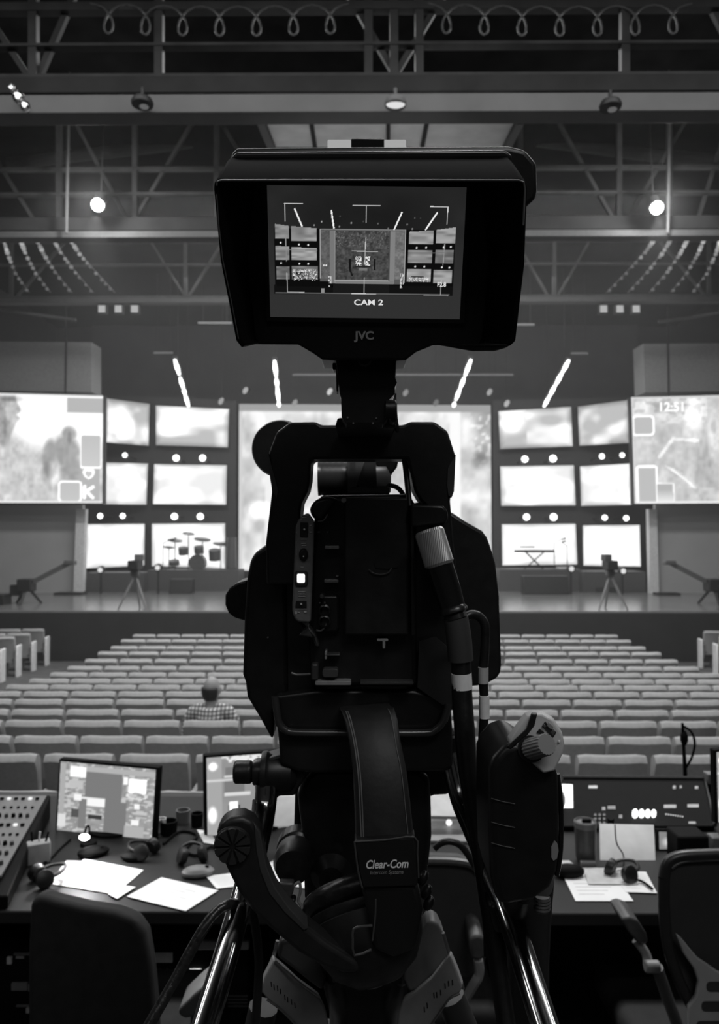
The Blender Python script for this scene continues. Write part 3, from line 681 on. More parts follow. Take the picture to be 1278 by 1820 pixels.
for r, Y in enumerate(RY):
    pitch = .545 if r < 2 else .525
    lo, hi = REND.get(r, (-70, 1350))
    xl, xr = (lo - 648) * Y / F, (hi - 648) * Y / F
    if r in REND and lo > -1:
        n = max(1, round((xr - xl) / pitch)); pit = (xr - xl) / n; xs = [xl + pit * (i + .5) for i in range(n)]
    else:
        k0 = math.ceil((xl - OFF[r]) / pitch); xs = []
        while OFF[r] + k0 * pitch < xr: xs.append(OFF[r] + k0 * pitch); k0 += 1
    px = [648 + F * x / Y for x in xs]
    L = [i for i in range(len(xs)) if px[i] < 430]; Rr = [i for i in range(len(xs)) if px[i] > 890]
    hw = .26 * F / Y
    for i, x in enumerate(xs):
        z = floor_z(Y); rn = ORD[r]
        rowp = 'last row by the stage' if r == 15 else ('%s row beyond the desk' % rn)
        if i in L: lab = 'grey auditorium seat, %s, %s left of the video camera' % (rowp, ORD[len(L) - 1 - L.index(i)]); g = 'seats of the %s, left of the camera' % rowp
        elif i in Rr: lab = 'grey auditorium seat, %s, %s right of the video camera' % (rowp, ORD[Rr.index(i)]); g = 'seats of the %s, right of the camera' % rowp
        else: lab = 'grey auditorium seat, %s, behind the video camera, %s from left' % (rowp, ORD[i - len(L)]); g = 'seats of the %s, behind the camera' % rowp
        if first:
            seat.location = (x, Y, z); seat['label'] = lab; seat['group'] = g; first = False
        else: copy_tree(seat, (x, Y, z), 0, lab, g)
        seats_made += 1
# side blocks with pale end panels
se = make_seat(True); se_used = False
sm_ = make_seat(True); 
def mirror_tree(o):
    for c in o.children:
        c.data = c.data.copy(); c.data.transform(Matrix.Diagonal((-1, 1, 1, 1))); c.data.flip_normals()
mirror_tree(sm_)
used = {0: False, 1: False}
for s, base, ends in ((0, se, ((84, 17.6, 1), (60, 16.6, 2), (33, 15.7, 2), (4, 14.9, 1))), (1, sm_, ((1241, 17.3, 1), (1268, 16.2, 1)))):
    for r, (px, Y, n) in enumerate(ends):
        x = (px - 648) * Y / F; sg = -1 if s == 0 else 1; rz = R(6) * (1 if s == 0 else -1)
        for k in range(n + 1):
            X = x + sg * (.3 + .53 * k) * math.cos(rz); YY = Y - .53 * k * abs(math.sin(rz)) * 1
            side = ('left', 'right')[s]
            lab = 'grey seat with pale end panel, %s side block, %s row from the stage' % (side, ORD[r]) if k == 0 else 'grey seat, %s side block, %s row from the stage, %s from the aisle' % (side, ORD[r], ORD[k])
            g = 'seats of the %s side block' % side
            z = floor_z(min(YY, 17))
            if k == 0:
                if not used[s]: base.location = (X, YY, z); base.rotation_euler = (0, 0, rz); base['label'] = lab; base['group'] = g; used[s] = True
                else: copy_tree(base, (X, YY, z), rz, lab, g)
            else: copy_tree(seat, (X, YY, z), rz, lab, g)

# ================================================================== SEATED PERSON
px0, Yp = 378, 6.95; zf = floor_z(6.66); X0 = (px0 - 648) * Yp / F
t = thing('person', 'balding person in a plaid shirt seated among the seats, seen from behind', 'person', (X0, Yp, zf))
def limb(mb, pts, rs): mb.tube([(X0 + a, Yp + b, zf + c) for a, b, c in pts], rs, 12, 4)
HZ = (CZ - (1200 - 960) * Yp / F) - zf          # head top above floor
hc = HZ - .12
b = MB()
b.ball((X0, Yp, zf + hc), (.078, .096, .118), 20); b.ball((X0, Yp + .03, zf + hc - .06), (.055, .07, .06), 14)
b.ball((X0, Yp + .1, zf + hc - .02), (.014, .02, .025), 8)
for s in (-1, 1):
    b.ball((X0 + s * .08, Yp, zf + hc - .01), (.012, .02, .032), 8)
limb(b, [(0, -.02, hc - .08), (0, -.02, hc - .2)], [.055, .06])
limb(b, [(0, -.02, hc - .17), (0, -.03, hc - .35), (0, 0, .62), (0, .02, .50)], [.10, .15, .15, .16])
for s in (-1, 1):
    limb(b, [(s * .04, -.02, hc - .2), (s * .13, -.02, hc - .215), (s * .185, -.01, hc - .25)], [.055, .06, .06])
    limb(b, [(s * .185, -.01, hc - .25), (s * .22, .03, hc - .5), (s * .14, .24, .66), (s * .10, .34, .63)], [.055, .045, .035, .026])
    for f in range(4): limb(b, [(s * (.115 - .016 * f), .35, .63), (s * (.11 - .016 * f), .41, .63), (s * (.105 - .016 * f), .44, .61)], [.01, .009, .007])
    limb(b, [(s * .12, .34, .635), (s * .13, .38, .645)], [.011, .008])
    limb(b, [(s * .09, .02, .52), (s * .11, .44, .53), (s * .11, .47, .5)], [.09, .065, .055])
    limb(b, [(s * .11, .46, .52), (s * .11, .46, .25), (s * .11, .46, .08)], [.055, .045, .035])
    limb(b, [(s * .11, .43, .05), (s * .12, .56, .04), (s * .12, .64, .035)], [.04, .035, .025])
SKIN = mat('skin', .38, .45, var=.08, scale=20)
body = build(b, 'body', SKIN, t)
rm = body.modifiers.new('remesh', 'REMESH'); rm.mode = 'VOXEL'; rm.voxel_size = .009; rm.use_smooth_shade = True
# hair: fringe round the back and sides
hb = MB(); lp = []
for i in range(7):
    ph = R(-44 + i * 9.5); l = []
    for k in range(15):
        a = R(200 + k * 10) - R(20) ; l.append((X0 + .084 * math.cos(ph) * math.cos(a), Yp + .102 * math.cos(ph) * math.sin(a), zf + hc + .124 * math.sin(ph) - .005))
    lp.append(l)
hb.rings(lp, closed=False)
hair = build(hb, 'hair', mat('dark_hair', .03, .6, var=.4, scale=90), t); so = hair.modifiers.new('thick', 'SOLIDIFY'); so.thickness = .012; so.offset = .6
# plaid shirt
pm = bpy.data.materials.new('plaid'); pm.use_nodes = True; nt = pm.node_tree; bs = nt.nodes['Principled BSDF']; bs.inputs['Roughness'].default_value = .9
tc = nt.nodes.new('ShaderNodeTexCoord'); prev = None
for ax in ('X', 'Z'):
    wv = nt.nodes.new('ShaderNodeTexWave'); wv.bands_direction = ax; wv.inputs['Scale'].default_value = 9; wv.inputs['Distortion'].default_value = 1.2; nt.links.new(tc.outputs['Object'], wv.inputs['Vector'])
    if prev is None: prev = wv
    else:
        mx = nt.nodes.new('ShaderNodeMath'); mx.operation = 'MULTIPLY'; nt.links.new(prev.outputs['Fac'], mx.inputs[0]); nt.links.new(wv.outputs['Fac'], mx.inputs[1])
        mr = nt.nodes.new('ShaderNodeMapRange'); mr.inputs['To Min'].default_value = .12; mr.inputs['To Max'].default_value = .75; mr.inputs['From Max'].default_value = .5
        nt.links.new(mx.outputs[0], mr.inputs[0]); nt.links.new(mr.outputs[0], bs.inputs['Base Color'])
b = MB()
limb(b, [(0, -.02, hc - .165), (0, -.03, hc - .35), (0, 0, .62), (0, .02, .48)], [.11, .165, .168, .18])
for s in (-1, 1):
    limb(b, [(s * .03, -.02, hc - .19), (s * .13, -.02, hc - .205), (s * .19, -.01, hc - .25)], [.065, .075, .072])
    limb(b, [(s * .19, -.01, hc - .25), (s * .225, .03, hc - .5), (s * .15, .22, .66)], [.07, .06, .048])
sh = build(b, 'plaid_shirt', pm, t); rm = sh.modifiers.new('remesh', 'REMESH'); rm.mode = 'VOXEL'; rm.voxel_size = .012; rm.use_smooth_shade = True
b = MB()
for s in (-1, 1):
    limb(b, [(s * .08, .0, .50), (s * .11, .44, .53), (s * .11, .475, .5)], [.1, .075, .065]); limb(b, [(s * .11, .46, .52), (s * .11, .46, .25), (s * .11, .46, .1)], [.065, .055, .05])
tr = build(b, 'trousers', mat('dark_trousers', .05, .9), t); rm = tr.modifiers.new('remesh', 'REMESH'); rm.mode = 'VOXEL'; rm.voxel_size = .012; rm.use_smooth_shade = True
#MARK_BOOTH
# ================================================================== SOUND BOOTH DESK
DZ = .73
DESK = mat('desk_laminate', .028, .45, var=.15, scale=3, spec=.12); DESKE = mat('desk_edge', .03, .5)
t = thing('worktop_desk', 'long dark worktop desk in front of the video camera', 'desk', (0, 2.85, 0))
build(MB().box((0, 2.775, DZ - .02), (5.2, 1.01, .04)), 'top', DESK, t, bevel=.006)
build(MB().box((0, 3.25, .36), (5.2, .04, .70)), 'back_panel', DESKE, t)
for x in (-2.55, 0, 2.55): build(MB().box((x, 2.8, .345), (.05, .8, .69)), 'leg_panel', DESKE, t)
m = MB().box((0, 3.75, .285), (7.5, .12, .57)); struct(m, 'wall_booth_front', mat('booth_front', .03, .6), bevel=.01)
def rail_strip(): pass
MONB = mat('monitor_bezel', .008, .6, spec=.06); MSC = screen_mat('monitor_picture', .95)
def onD(px, py, h=0): return onZ(px, py, DZ + h)
def monitor(corn, deps, fn, lab, nx=88, ny=68, stand=True):
    p = [P(x, y, d) for (x, y), d in zip(corn, deps)]; c = sum(p, Vector()) / 4
    nrm = (p[1] - p[0]).cross(p[3] - p[0]).normalized()
    if nrm.y < 0: nrm = -nrm
    t = thing('monitor', lab, 'monitor', (c.x, c.y + .06, DZ))
    cw = [(q - c) for q in p]; ww, hh = cw[1].length, 0
    big = [c + (q - c) * 1.055 + nrm * .004 for q in p]
    build(MB().loft(big, [q + nrm * .03 for q in big]), 'casing', MONB, t, bevel=.004)
    canvas('display', [q for q in p], nx, ny, fn, MSC, t)
    if stand:
        bz = c + nrm * .07
        build(MB().bar(bz - Vector((0, 0, .05)), (bz.x, bz.y, DZ + .01), .06, .03), 'stand', MONB, t)
        build(MB().lathe([(0, 0), (.10, 0), (.10, .008), (.03, .012), (0, .012)], (bz.x, bz.y - .0, DZ), (0, 0, 1)), 'base', MONB, t)
    return t
def ui_left(u, v):
    X = 290 + 500 * u; Y = 100 + 410 * v        # layout in a 1278-wide close-up
    X = 300 + 500 * u; g = .50 + .0 * X
    def r(x0, y0, x1, y1, val): 
        nonlocal g; g = put(g, rect(X, Y, x0, y0, x1, y1), val)
    g = .62 + .1 * (noise(u * 30, v * 24) - .5)
    g = np.where(noise(u * 26 + 9, v * 40) > .62, .80, g)
    r(440, 130, 630, 300, .50); r(545, 300, 660, 500, .50); r(425, 290, 545, 340, .95); r(410, 300, 452, 470, .52)
    r(355, 120, 437, 180, 1.05); r(668, 165, 755, 240, 1.15); r(640, 160, 662, 200, 1.05); r(455, 295, 545, 340, 1.0); r(380, 280, 420, 315, 1.0)
    r(370, 360, 408, 410, .35); r(460, 385, 535, 412, .25); r(690, 395, 730, 420, 1.0); r(700, 305, 728, 335, 1.0); r(305, 110, 330, 460, .7)
    d = np.hypot((X - 710) / 48, (Y - 258) / 18); g = put(g, np.abs(d - 1) < .12, .95)
    r(440, 118, 800, 145, .72); r(655, 430, 760, 500, .72); r(355, 200, 430, 240, .78); r(300, 400, 340, 470, .9)
    return g
monitor([(108, 1353), (277, 1368), (269, 1498), (101, 1480)], [2.86, 2.77, 2.77, 2.86], ui_left, 'black desktop monitor with lit windows on screen, left on the desk')
def ui_mid(u, v):
    g = .60 + .04 * (noise(u * 8, v * 8) - .5)
    X, Y = u, v
    g = put(g, (Y < .1) & (noise(u * 40, v * 30) > .3), .95); g = put(g, X < .14, .68); g = g + .5 * blob(X, Y, .06, .12, .04, .05) + .45 * blob(X, Y, .05, .74, .04, .1)
    g = put(g, rect(X, Y, .18, .14, .36, .27), .5); g = put(g, rect(X, Y, .16, .24, .42, .27), .85); g = put(g, rect(X, Y, 0, .29, .4, .32), .85); g = put(g, rect(X, Y, .16, .31, .36, .46), .5); g = put(g, rect(X, Y, .16, .46, .42, .5), .88); g = put(g, rect(X, Y, .2, .62, .31, .72), .3); g = put(g, rect(X, Y, .21, .58, .29, .76), 1.15)
    g = put(g, rect(X, Y, .6, .4, .9, .8), .5); return g
monitor([(367, 1347), (548, 1334), (552, 1474), (369, 1486)], [2.80, 2.92, 2.92, 2.80], ui_mid, 'desktop monitor half hidden behind the tripod head')
monitor([(1274, 1337), (1420, 1325), (1424, 1452), (1277, 1462)], [2.6, 2.62, 2.62, 2.6], ui_mid, 'bright monitor cut by the right edge of the photo')
# mixing console
LIGHTG = mat('console_grey', .17, .45, var=.06)
cA = [(-300, 1412), (82, 1414), (2, 1556), (-420, 1556)]
z1, z0 = DZ + .10, DZ + .065
t = thing('mixing_console', 'pale grey mixing console with knobs at the left edge of the desk', 'mixing console', (-1.7, 2.7, DZ))
face = [onZ(x, y, z) for (x, y), z in zip([(-420, 1412), (83, 1414), (2, 1556), (-560, 1556)], (z1, z1, z0, z0))]
edge = [onZ(x, y, z) for (x, y), z in zip([(-420, 1410), (90, 1411), (14, 1590), (-560, 1590)], (z1, z1, z0 - .02, z0 - .02))]
build(MB().loft([p - Vector((0, 0, .004)) for p in edge], [Vector((p.x, p.y, DZ)) for p in edge]), 'casing', MONB, t, bevel=.006)
build(MB().loft(face, [p - Vector((0, 0, .008)) for p in face]), 'control_face', LIGHTG, t)
fu = (face[1] - face[0]).normalized(); fn_ = fu.cross(face[3] - face[0]).normalized(); fn_ = fn_ if fn_.z > 0 else -fn_
mcf = Pl(face[0], fu, fn_.cross(fu), fn_)
for j in range(9):
    y = 1421 + 15 * j + j * j * .2
    for i in range(7):
        x = 76 - .56 * (y - 1414) - 12.5 * i - 6
        if x < -14: continue
        p = mcf.pt(x, y)
        if j in (0, 3): build(MB().box(p + fn_ * .004, (.012, .009, .008)), 'button', emis('button_led', 1.0) if (i + j) % 3 == 1 else MONB, t)
        elif j in (1, 4): build(MB().box(p + fn_ * .003, (.008, .008, .006)), 'button', MONB, t)
        else: build(MB().lathe([(.0075, 0), (.0065, .012), (.0, .012)], p, fn_, 8), 'knob', MONB if (i * j) % 3 else GREYD, t)
# desk lamp: small gooseneck with bright head
p = onD(152, 1508); h = P(152, 1500, (p - C0).dot(FW))
t = thing('gooseneck_lamp', 'tiny glowing gooseneck lamp under the left monitor', 'desk lamp', p)
build(MB().lathe([(.0, 0), (.03, 0), (.028, .012), (0, .014)], p + Vector((.0, .03, 0)), (0, 0, 1), 14), 'base', MONB, t)
build(MB().tube([p + Vector((0, .03, .01)), p + Vector((0, .035, .06)), p + Vector((0, .01, .075)), p + Vector((0, -.01, .06))], .004, 6, 5), 'gooseneck', MONB, t)
build(MB().ball(p + Vector((0, -.012, .045)), (.02, .012, .012), 10), 'bulb', emis('desk_bulb', 9), t)
lp_ = light('gooseneck_light', 'SPOT', p + Vector((0, -.05, .22)), 12, .02, target=onD(165, 1575), spot=95, blend=.8)
# papers
def sheet(name, corn, lab, h=.002, m=PAPER, n=1, lines=True, kind='paper'):
    A = [onD(x, y, h) for x, y in corn]
    t = thing(name, lab, kind, (A[0] + A[2]) / 2 - Vector((0, 0, h)))
    build(MB().loft([p + Vector((0, 0, .0015)) for p in A], A), 'page', m, t)
    if lines:
        for k in range(7):
            v = .14 + .11 * k; a = A[0].lerp(A[3], v); b = A[1].lerp(A[2], v); q0, q1 = a.lerp(b, .12), a.lerp(b, .5 + .35 * ((k * 37 % 10) / 10)); d = (A[3] - A[0]) * .012; z = Vector((0, 0, .0019))
            build(MB().loft([q0 + z, q1 + z, q1 + d + z, q0 + d + z], [q0 + z * .9, q1 + z * .9, q1 + d + z * .9, q0 + d + z * .9]), 'printed_line', mat('grey_print', .5, .8), t)
    return t
sheet('paper_sheet', [(150, 1527), (255, 1547), (205, 1590), (93, 1572)], 'brightly lit white paper under the left monitor')
sheet('paper_sheet', [(118, 1530), (170, 1532), (120, 1577), (92, 1566)], 'second bright paper poking out left under the lit sheet', .001)
sheet('paper_slip', [(212, 1573), (241, 1577), (208, 1598), (192, 1590)], 'small white slip between the bright paper and the large sheet', .004, lines=False)
sheet('paper_sheet', [(287, 1560), (388, 1583), (330, 1620), (225, 1594)], 'large white sheet on the desk edge, right of the bright papers', .003)
sheet('paper_sheet', [(366, 1558), (432, 1550), (445, 1573), (385, 1580)], 'white paper beside the slotted boom disc', .002)
sheet('paper_sheet', [(485, 1530), (560, 1548), (545, 1580), (440, 1560)], 'pale paper on the desk left of the tripod head', .002)
sheet('paper_sheet', [(350, 1475), (375, 1478), (385, 1502), (362, 1498)], 'small white paper at the foot of the half hidden monitor', .002, lines=False)
sheet('paper_sheet', [(995, 1545), (1085, 1546), (1126, 1602), (1023, 1602)], 'large white sheet on the right desk under the headset')
sheet('paper_sheet', [(1086, 1548), (1148, 1550), (1168, 1588), (1112, 1586)], 'white sheet on the right desk, right of the large one', .003)
sheet('paper_sheet', [(1035, 1543), (1108, 1543), (1135, 1572), (1046, 1572)], 'creased grey printed sheet lying on the right papers', .006, mat('paper_grey', .55, .7))
sheet('paper_sheet', [(990, 1610 - 80), (1012, 1530), (1030, 1545), (990, 1548)], 'scrap of crumpled paper behind the right papers', .01, mat('paper_grey', .55, .7), lines=False)
# small desk clutter left
def desk_item(px, py): return onD(px, py)
def mouse(px, py, m_, lab, rz=0, s=1):
    p = onD(px, py); t = thing('computer_mouse', lab, 'mouse', p)
    build(MB().ball(p + Vector((0, 0, .012)), (.055 * s, .034 * s, .02 * s), 14, Matrix.Rotation(rz, 3, 'Z')), 'shell', m_, t)
    build(MB().ball(p + Vector((.03, 0, .03)), (.008, .004, .004), 8), 'wheel', MONB, t)
mouse(352, 1556, LIGHTG, 'pale grey mouse on the desk beside the headphones', .2)
mouse(166, 1520, MONB, 'dark mouse in front of the glowing lamp', .4)
mouse(235, 1528, MONB, 'dark mouse under the right corner of the left monitor', -.2, .8)
def headphones(px, py, lab, s=1, rz=0):
    p = onD(px, py); t = thing('headphones', lab, 'headphones', p, rz)
    for k in (-1, 1):
        c = Vector((k * .05 * s, 0, .04 * s)); build(MB().lathe([(.0, -.02 * s), (.034 * s, -.02 * s), (.04 * s, -.005 * s), (.038 * s, .012 * s), (.02 * s, .018 * s), (0, .018 * s)], c, (k, -.2, .35), 16), 'earcup', BLK, t, local=True)
    build(MB().tube([(-.055 * s, 0, .04 * s), (-.05 * s, .07 * s, .05 * s), (0, .11 * s, .055 * s), (.05 * s, .07 * s, .05 * s), (.055 * s, 0, .04 * s)], .008 * s, 8, 5), 'headband', BLK, t, local=True)
headphones(342, 1534, 'black headphones on the desk left of the half hidden monitor', .72, .3)
headphones(72, 1572, 'black headphones left of the bright papers', .72, -.8)
headphones(262, 1523, 'small black headphones right of the left monitor foot', .7, 1.2)
# clutter box
p = onD(68, 1532); t = thing('desk_organizer', 'small pale box with pens beside the mixing console', 'box', p)
build(MB().box(p + Vector((0, .0, .035)), (.075, .05, .07), rz=.5), 'tray', mat('pale_box', .4, .6), t, bevel=.004)
for k in range(3): build(MB().tube([p + Vector((-.02 + .02 * k, 0, .05)), p + Vector((-.03 + .03 * k, .01, .10))], .004, 6), 'pen', PAPER if k % 2 else MONB, t)
for px, py, r, lab, mt in ((300, 1482, .03, 'small round pot behind the left headphones', MONB), (325, 1462, .025, 'small pale cup on the desk between the monitors', LIGHTG), (286, 1478, .018, 'tiny pale ball on the desk right of the left monitor', PAPER), (350, 1468, .022, 'small dark jar on the desk between the monitors', MONB)):
    p = onD(px, py); single(MB().lathe([(0, 0), (r, 0), (r * 1.1, .05), (r * .95, .05), (r * .9, .01), (0, .01)], p, (0, 0, 1), 14), 'desk_pot', mt, lab, 'cup')
pts = [onD(x, y, .006) for x, y in ((290, 1500), (320, 1478), (350, 1485), (330, 1510), (350, 1520), (375, 1505), (395, 1515))]
single(MB().tube(pts, .005, 6, 6), 'desk_cable', MONB, 'dark tangled cable on the desk between the monitors', 'cable')
pts = [onD(x, y, .004) for x, y in ((125, 1492), (105, 1510), (88, 1528), (70, 1540), (60, 1560))]
single(MB().tube(pts, .004, 6, 6), 'desk_cable', MONB, 'thin dark cable running from the left monitor to the console', 'cable')

# right side: sloped rack console
t = thing('intercom_console', 'black sloped console with four lit buttons on the right desk', 'control console', (onD(1125, 1480).x, 3.0, DZ))
tl, tr = P(1000, 1383, 3.22), P(1252, 1385, 3.22); bl, br = P(1000, 1506, 2.84), P(1272, 1506, 2.84)
bl.z = br.z = max(DZ + .02, bl.z)
top = [tl, tr, br, bl]
build(MB().loft(top, [Vector((tl.x, tl.y + .1, DZ)), Vector((tr.x, tr.y + .1, DZ)), Vector((br.x, br.y + .01, DZ)), Vector((bl.x, bl.y + .01, DZ))]), 'casing', MONB, t, bevel=.006)
nrm = (tr - tl).cross(bl - tl).normalized(); nrm = -nrm if nrm.y > 0 else nrm
build(MB().tube([tl + nrm * .006, tr + nrm * .006, br + nrm * .006], .008, 6), 'rim', GREYD, t)
def onc(px, py, n=0):
    r = ray(px, py); return C0 + r * ((nrm.dot(tl - C0) + n) / nrm.dot(r))
cu_ = (tr - tl).normalized(); cv = nrm.cross(cu_).normalized(); cv = cv if cv.z > 0 else -cv
con = Pl(tl, cu_, cv, nrm)
for k, x in enumerate((1129, 1140.5, 1151.5, 1162)):
    build(MB().slab(con, circ(x, 1444, 5.2 - .25 * k, 14, 6.5 - .3 * k), 0, .012), 'lit_button', emis('lit_button', 2.4), t)
for x0, y0, x1, y1, g in ((1046, 1396, 1062, 1401, .5), (1196, 1396, 1201, 1402, .35), (1208, 1396, 1212, 1401, .25), (1235, 1397, 1241, 1402, .35), (1180, 1430, 1202, 1436, .4), (1222, 1429, 1242, 1435, .4), (1224, 1460, 1240, 1464, .35), (1070, 1434, 1076, 1440, .3), (1080, 1432, 1094, 1438, .25), (1100, 1448, 1106, 1454, .25)):
    build(MB().slab(con, [(x0, y0), (x1, y0), (x1, y1), (x0, y1)], 0, .004), 'indicator', mat('ind_%d' % int(g * 100), g * 1.2, .5), t)
for i in range(8):
    build(MB().slab(con, circ(1184 + 4.2 * i, 1447 + .6 * i, 1.3, 8), 0, .006), 'small_button', mat('light_button', .8, .4), t)
for i in range(9):
    build(MB().slab(con, circ(1058 + 8 * (i % 3) , 1448 + 7 * (i // 3), 2.5, 8), 0, .012), 'knob', GREYD, t)
for px, py in ((1086, 1452), ):
    build(MB().slab(con, circ(px, py, 6, 12), 0, .03), 'knob', MONB, t)
# small bright screen at far left of console
def wave(u, v): return np.where(blob(u, v, .15, .55, .28, .3, .1) > .5, .35, 1.2)
c4 = [P(994, 1393, 3.0), P(1018, 1394, 3.0), P(1019, 1446, 2.97), P(994, 1446, 2.97)]
t = thing('small_display', 'small glowing white display right of the zoom grip', 'screen', (c4[2].x, c4[2].y, DZ))
canvas('display', c4, 20, 30, wave, MSC, t); q = [a + Vector((0, .004, 0)) for a in c4]; build(MB().loft([a + (a - c4[0].lerp(c4[2], .5)) * .08 for a in q], [a + Vector((0, .02, 0)) for a in q]), 'casing', MONB, t)
build(MB().bar(c4[3].lerp(c4[2], .5) + Vector((0, .02, 0)), (c4[2].x - .03, c4[2].y + .02, DZ), .03, .02), 'stand', MONB, t)
# tumbler
p = onD(1041, 1530); p0 = p
t = thing('tumbler', 'dark travel tumbler with pale lid on the right desk', 'cup', p); s = (p - C0).dot(FW) / F
hh = 66 * s
build(MB().lathe([(0, 0), (15 * s, 0), (17 * s, hh * .1), (19 * s, hh * .92), (0, hh * .92)], p, (0, 0, 1), 28), 'cup_body', GREYD, t)
build(MB().lathe([(19.6 * s, hh * .90), (20 * s, hh * 1.04), (18 * s, hh * 1.08), (16 * s, hh * 1.02), (0, hh * 1.02)], p, (0, 0, 1), 28), 'lid', LIGHTG, t, bevel=.001)
build(MB().box(p + Vector((.005, -.0, hh * 1.06)), (.03, .012, .012)), 'lid_slider', MONB, t)
single(MB().box(onD(1045, 1536, .01), (.05, .02, .02)), 'small_adapter', LIGHTG, 'tiny pale adapter at the foot of the tumbler', 'adapter', bevel=.003)
# paper propped up and small screen
def prop(corn, dd, m_, nm, lab, cat, th=.006):
    A = [P(x, y, d) for (x, y), d in zip(corn, dd)]; t = thing(nm, lab, cat, ((A[2] + A[3]) / 2))
    build(MB().loft(A, [a + Vector((0, th, 0)) for a in A]), 'board', m_, t); return t, A
dB = (onD(1110, 1529) - C0).dot(FW)
prop([(1066, 1465), (1162, 1467), (1165, 1529), (1067, 1529)], [dB + .12, dB + .12, dB, dB], mat('propped_paper', .5, .6, var=.12, scale=12), 'propped_paper', 'pale paper propped against the console behind the headset', 'paper')
pts = [onD(1108, 1548, .02), P(1108, 1520, dB - .01), P(1096, 1498, dB - .01), P(1093, 1466, dB + .05)]
single(MB().tube(pts, .0025, 6, 6), 'thin_cable', MONB, 'thin dark cable hanging in front of the propped paper', 'cable')
dC = (onD(1190, 1513) - C0).dot(FW)
t, A = prop([(1166, 1474), (1214, 1474), (1216, 1512), (1167, 1512)], [dC + .05, dC + .05, dC, dC], MONB, 'small_tablet', 'small lit tablet right of the propped paper', 'tablet', .01)
canvas('display', [A[0].lerp(A[2], .09) - Vector((0, .004, 0)), A[1].lerp(A[3], .12) - Vector((0, .004, 0)), A[2].lerp(A[0], .09) - Vector((0, .004, 0)), A[3].lerp(A[1], .09) - Vector((0, .004, 0))], 16, 12, lambda u, v: .55 + .35 * blob(u, v, .5, .6, .3, .25, .5), MSC, t)
single(MB().box(onD(1222, 1503, .05), (.11, .1, .1)), 'speaker_box', MONB, 'black box on the desk right of the small tablet', 'box', bevel=.008)
headphones(1102, 1563, 'black headset lying on the right papers', -0.0 + .72, -.9)
single(MB().tube([onD(1120, 1562, .02), onD(1140, 1566, .012), onD(1160, 1580, .012)], .004, 6, 5), 'headset_boom', MONB, 'thin dark boom lying on the right papers', 'cable')
single(MB().ball(onD(1010, 1548, .018), (.055, .03, .022), 14), 'computer_mouse', MONB, 'black mouse at the left of the right papers', 'mouse')
# bright small boxes at far right
for x, y, h_, lab in ((1262, 1382, 18, 'small pale box above the console at the right edge'), (1272, 1505, 40, 'small bright device at the right edge of the desk')):
    d = 3.2 if y < 1400 else 2.6; a = P(x, y, d)
    t = thing('small_device', lab, 'device', (a.x, a.y, DZ)); build(MB().box(a, (.04, .05, h_ * d / F)), 'shell', LIGHTG, t, bevel=.004); build(MB().bar(a, (a.x, a.y, DZ), .02, .02), 'stand', MONB, t)
# microphone stand with cable rising behind the right console
a, b = P(1218, 1376, 3.75), P(1213, 1285, 3.75); 
t = thing('desk_microphone', 'dark thin stand with looping cable behind the right console', 'microphone stand', (a.x, a.y, .57))
build(MB().tube([(a.x, a.y, .57), a, b], [.009, .011, .007], 8), 'pole', MONB, t)
build(MB().tube([P(1213, 1290, 3.75), P(1228, 1300, 3.75), P(1235, 1320, 3.75), P(1230, 1345, 3.75), P(1219, 1365, 3.75)], .006, 6, 6), 'cable', MONB, t)
build(MB().ball(P(1216, 1312, 3.75), (.02, .02, .04), 10), 'clip', MONB, t)
# shiny things between head and right bar
for x, y, lab in ((783, 1450, 'pale grey laptop on the desk seen between head and right bar'),):
    A = [P(745, 1400, 2.95), P(840, 1404, 2.95), P(845, 1452, 2.8), P(742, 1450, 2.8)]
    t = thing('laptop', lab, 'laptop', (A[2] + A[3]) / 2 * 1)
    build(MB().loft(A, [q + Vector((0, .012, 0)) for q in A]), 'screen_lid', mat('silver_lid', .5, .4), t, bevel=.003)
    B = [onD(742, 1455, .015), onD(845, 1457, .015), onD(850, 1495, .012), onD(735, 1493, .012)]
    build(MB().loft(B, [q - Vector((0, 0, .012)) for q in B]), 'keyboard_base', mat('silver_base', .3, .4), t, bevel=.003)
    build(MB().ball(onD(798, 1462, .03), .012, 10), 'status_light', emis('status', 1.2), t)
for x, y, lab in ((507, 1460, 'pale monitor back on the desk left of the tripod head'),):
    A = [P(488, 1415, 2.7), P(560, 1414, 2.7), P(560, 1470, 2.6), P(486, 1470, 2.6)]
    t = thing('tablet', lab, 'tablet', (A[2] + A[3]) / 2); build(MB().loft(A, [q + Vector((0, .012, 0)) for q in A]), 'shell', mat('silver_lid', .5, .4), t, bevel=.003)
    build(MB().bar((A[2] + A[3]) / 2, onD(520, 1500), .05, .01), 'stand', mat('silver_base', .3, .4), t)

# ------------------------------------------------------------------ chairs, under-desk gear
CHB = mat('chair_black_fabric', .012, .8, var=.3, scale=30, bump=.3); CHP = mat('chair_plastic', .02, .35); MESHB = mat('chair_mesh', .03, .6)
SILV = mat('chair_silver', .32, .4, var=.08)
def chair_base(t, c, m_=CHP, sz=.44):
    build(MB().box((c.x, c.y, .47), (sz, .46, .09)), 'seat', CHB, t, bevel=.035, seg=3)
    build(MB().lathe([(.03, 0), (.03, .3), (.045, .3), (.045, .34)], (c.x, c.y, .09), (0, 0, 1), 14), 'gas_column', m_, t)
    for k in range(5):
        a = R(20 + 72 * k); e = Vector((c.x + .29 * math.cos(a), c.y + .29 * math.sin(a), .075))
        l = build(MB().tube([(c.x, c.y, .12), e], [.028, .018], 8), 'base_leg', m_, t); build(MB().lathe([(.026, -.02), (.026, .02)], e - Vector((0, 0, .048)), (math.cos(a + 1), math.sin(a + 1), 0), 12), 'caster', BLK, l)
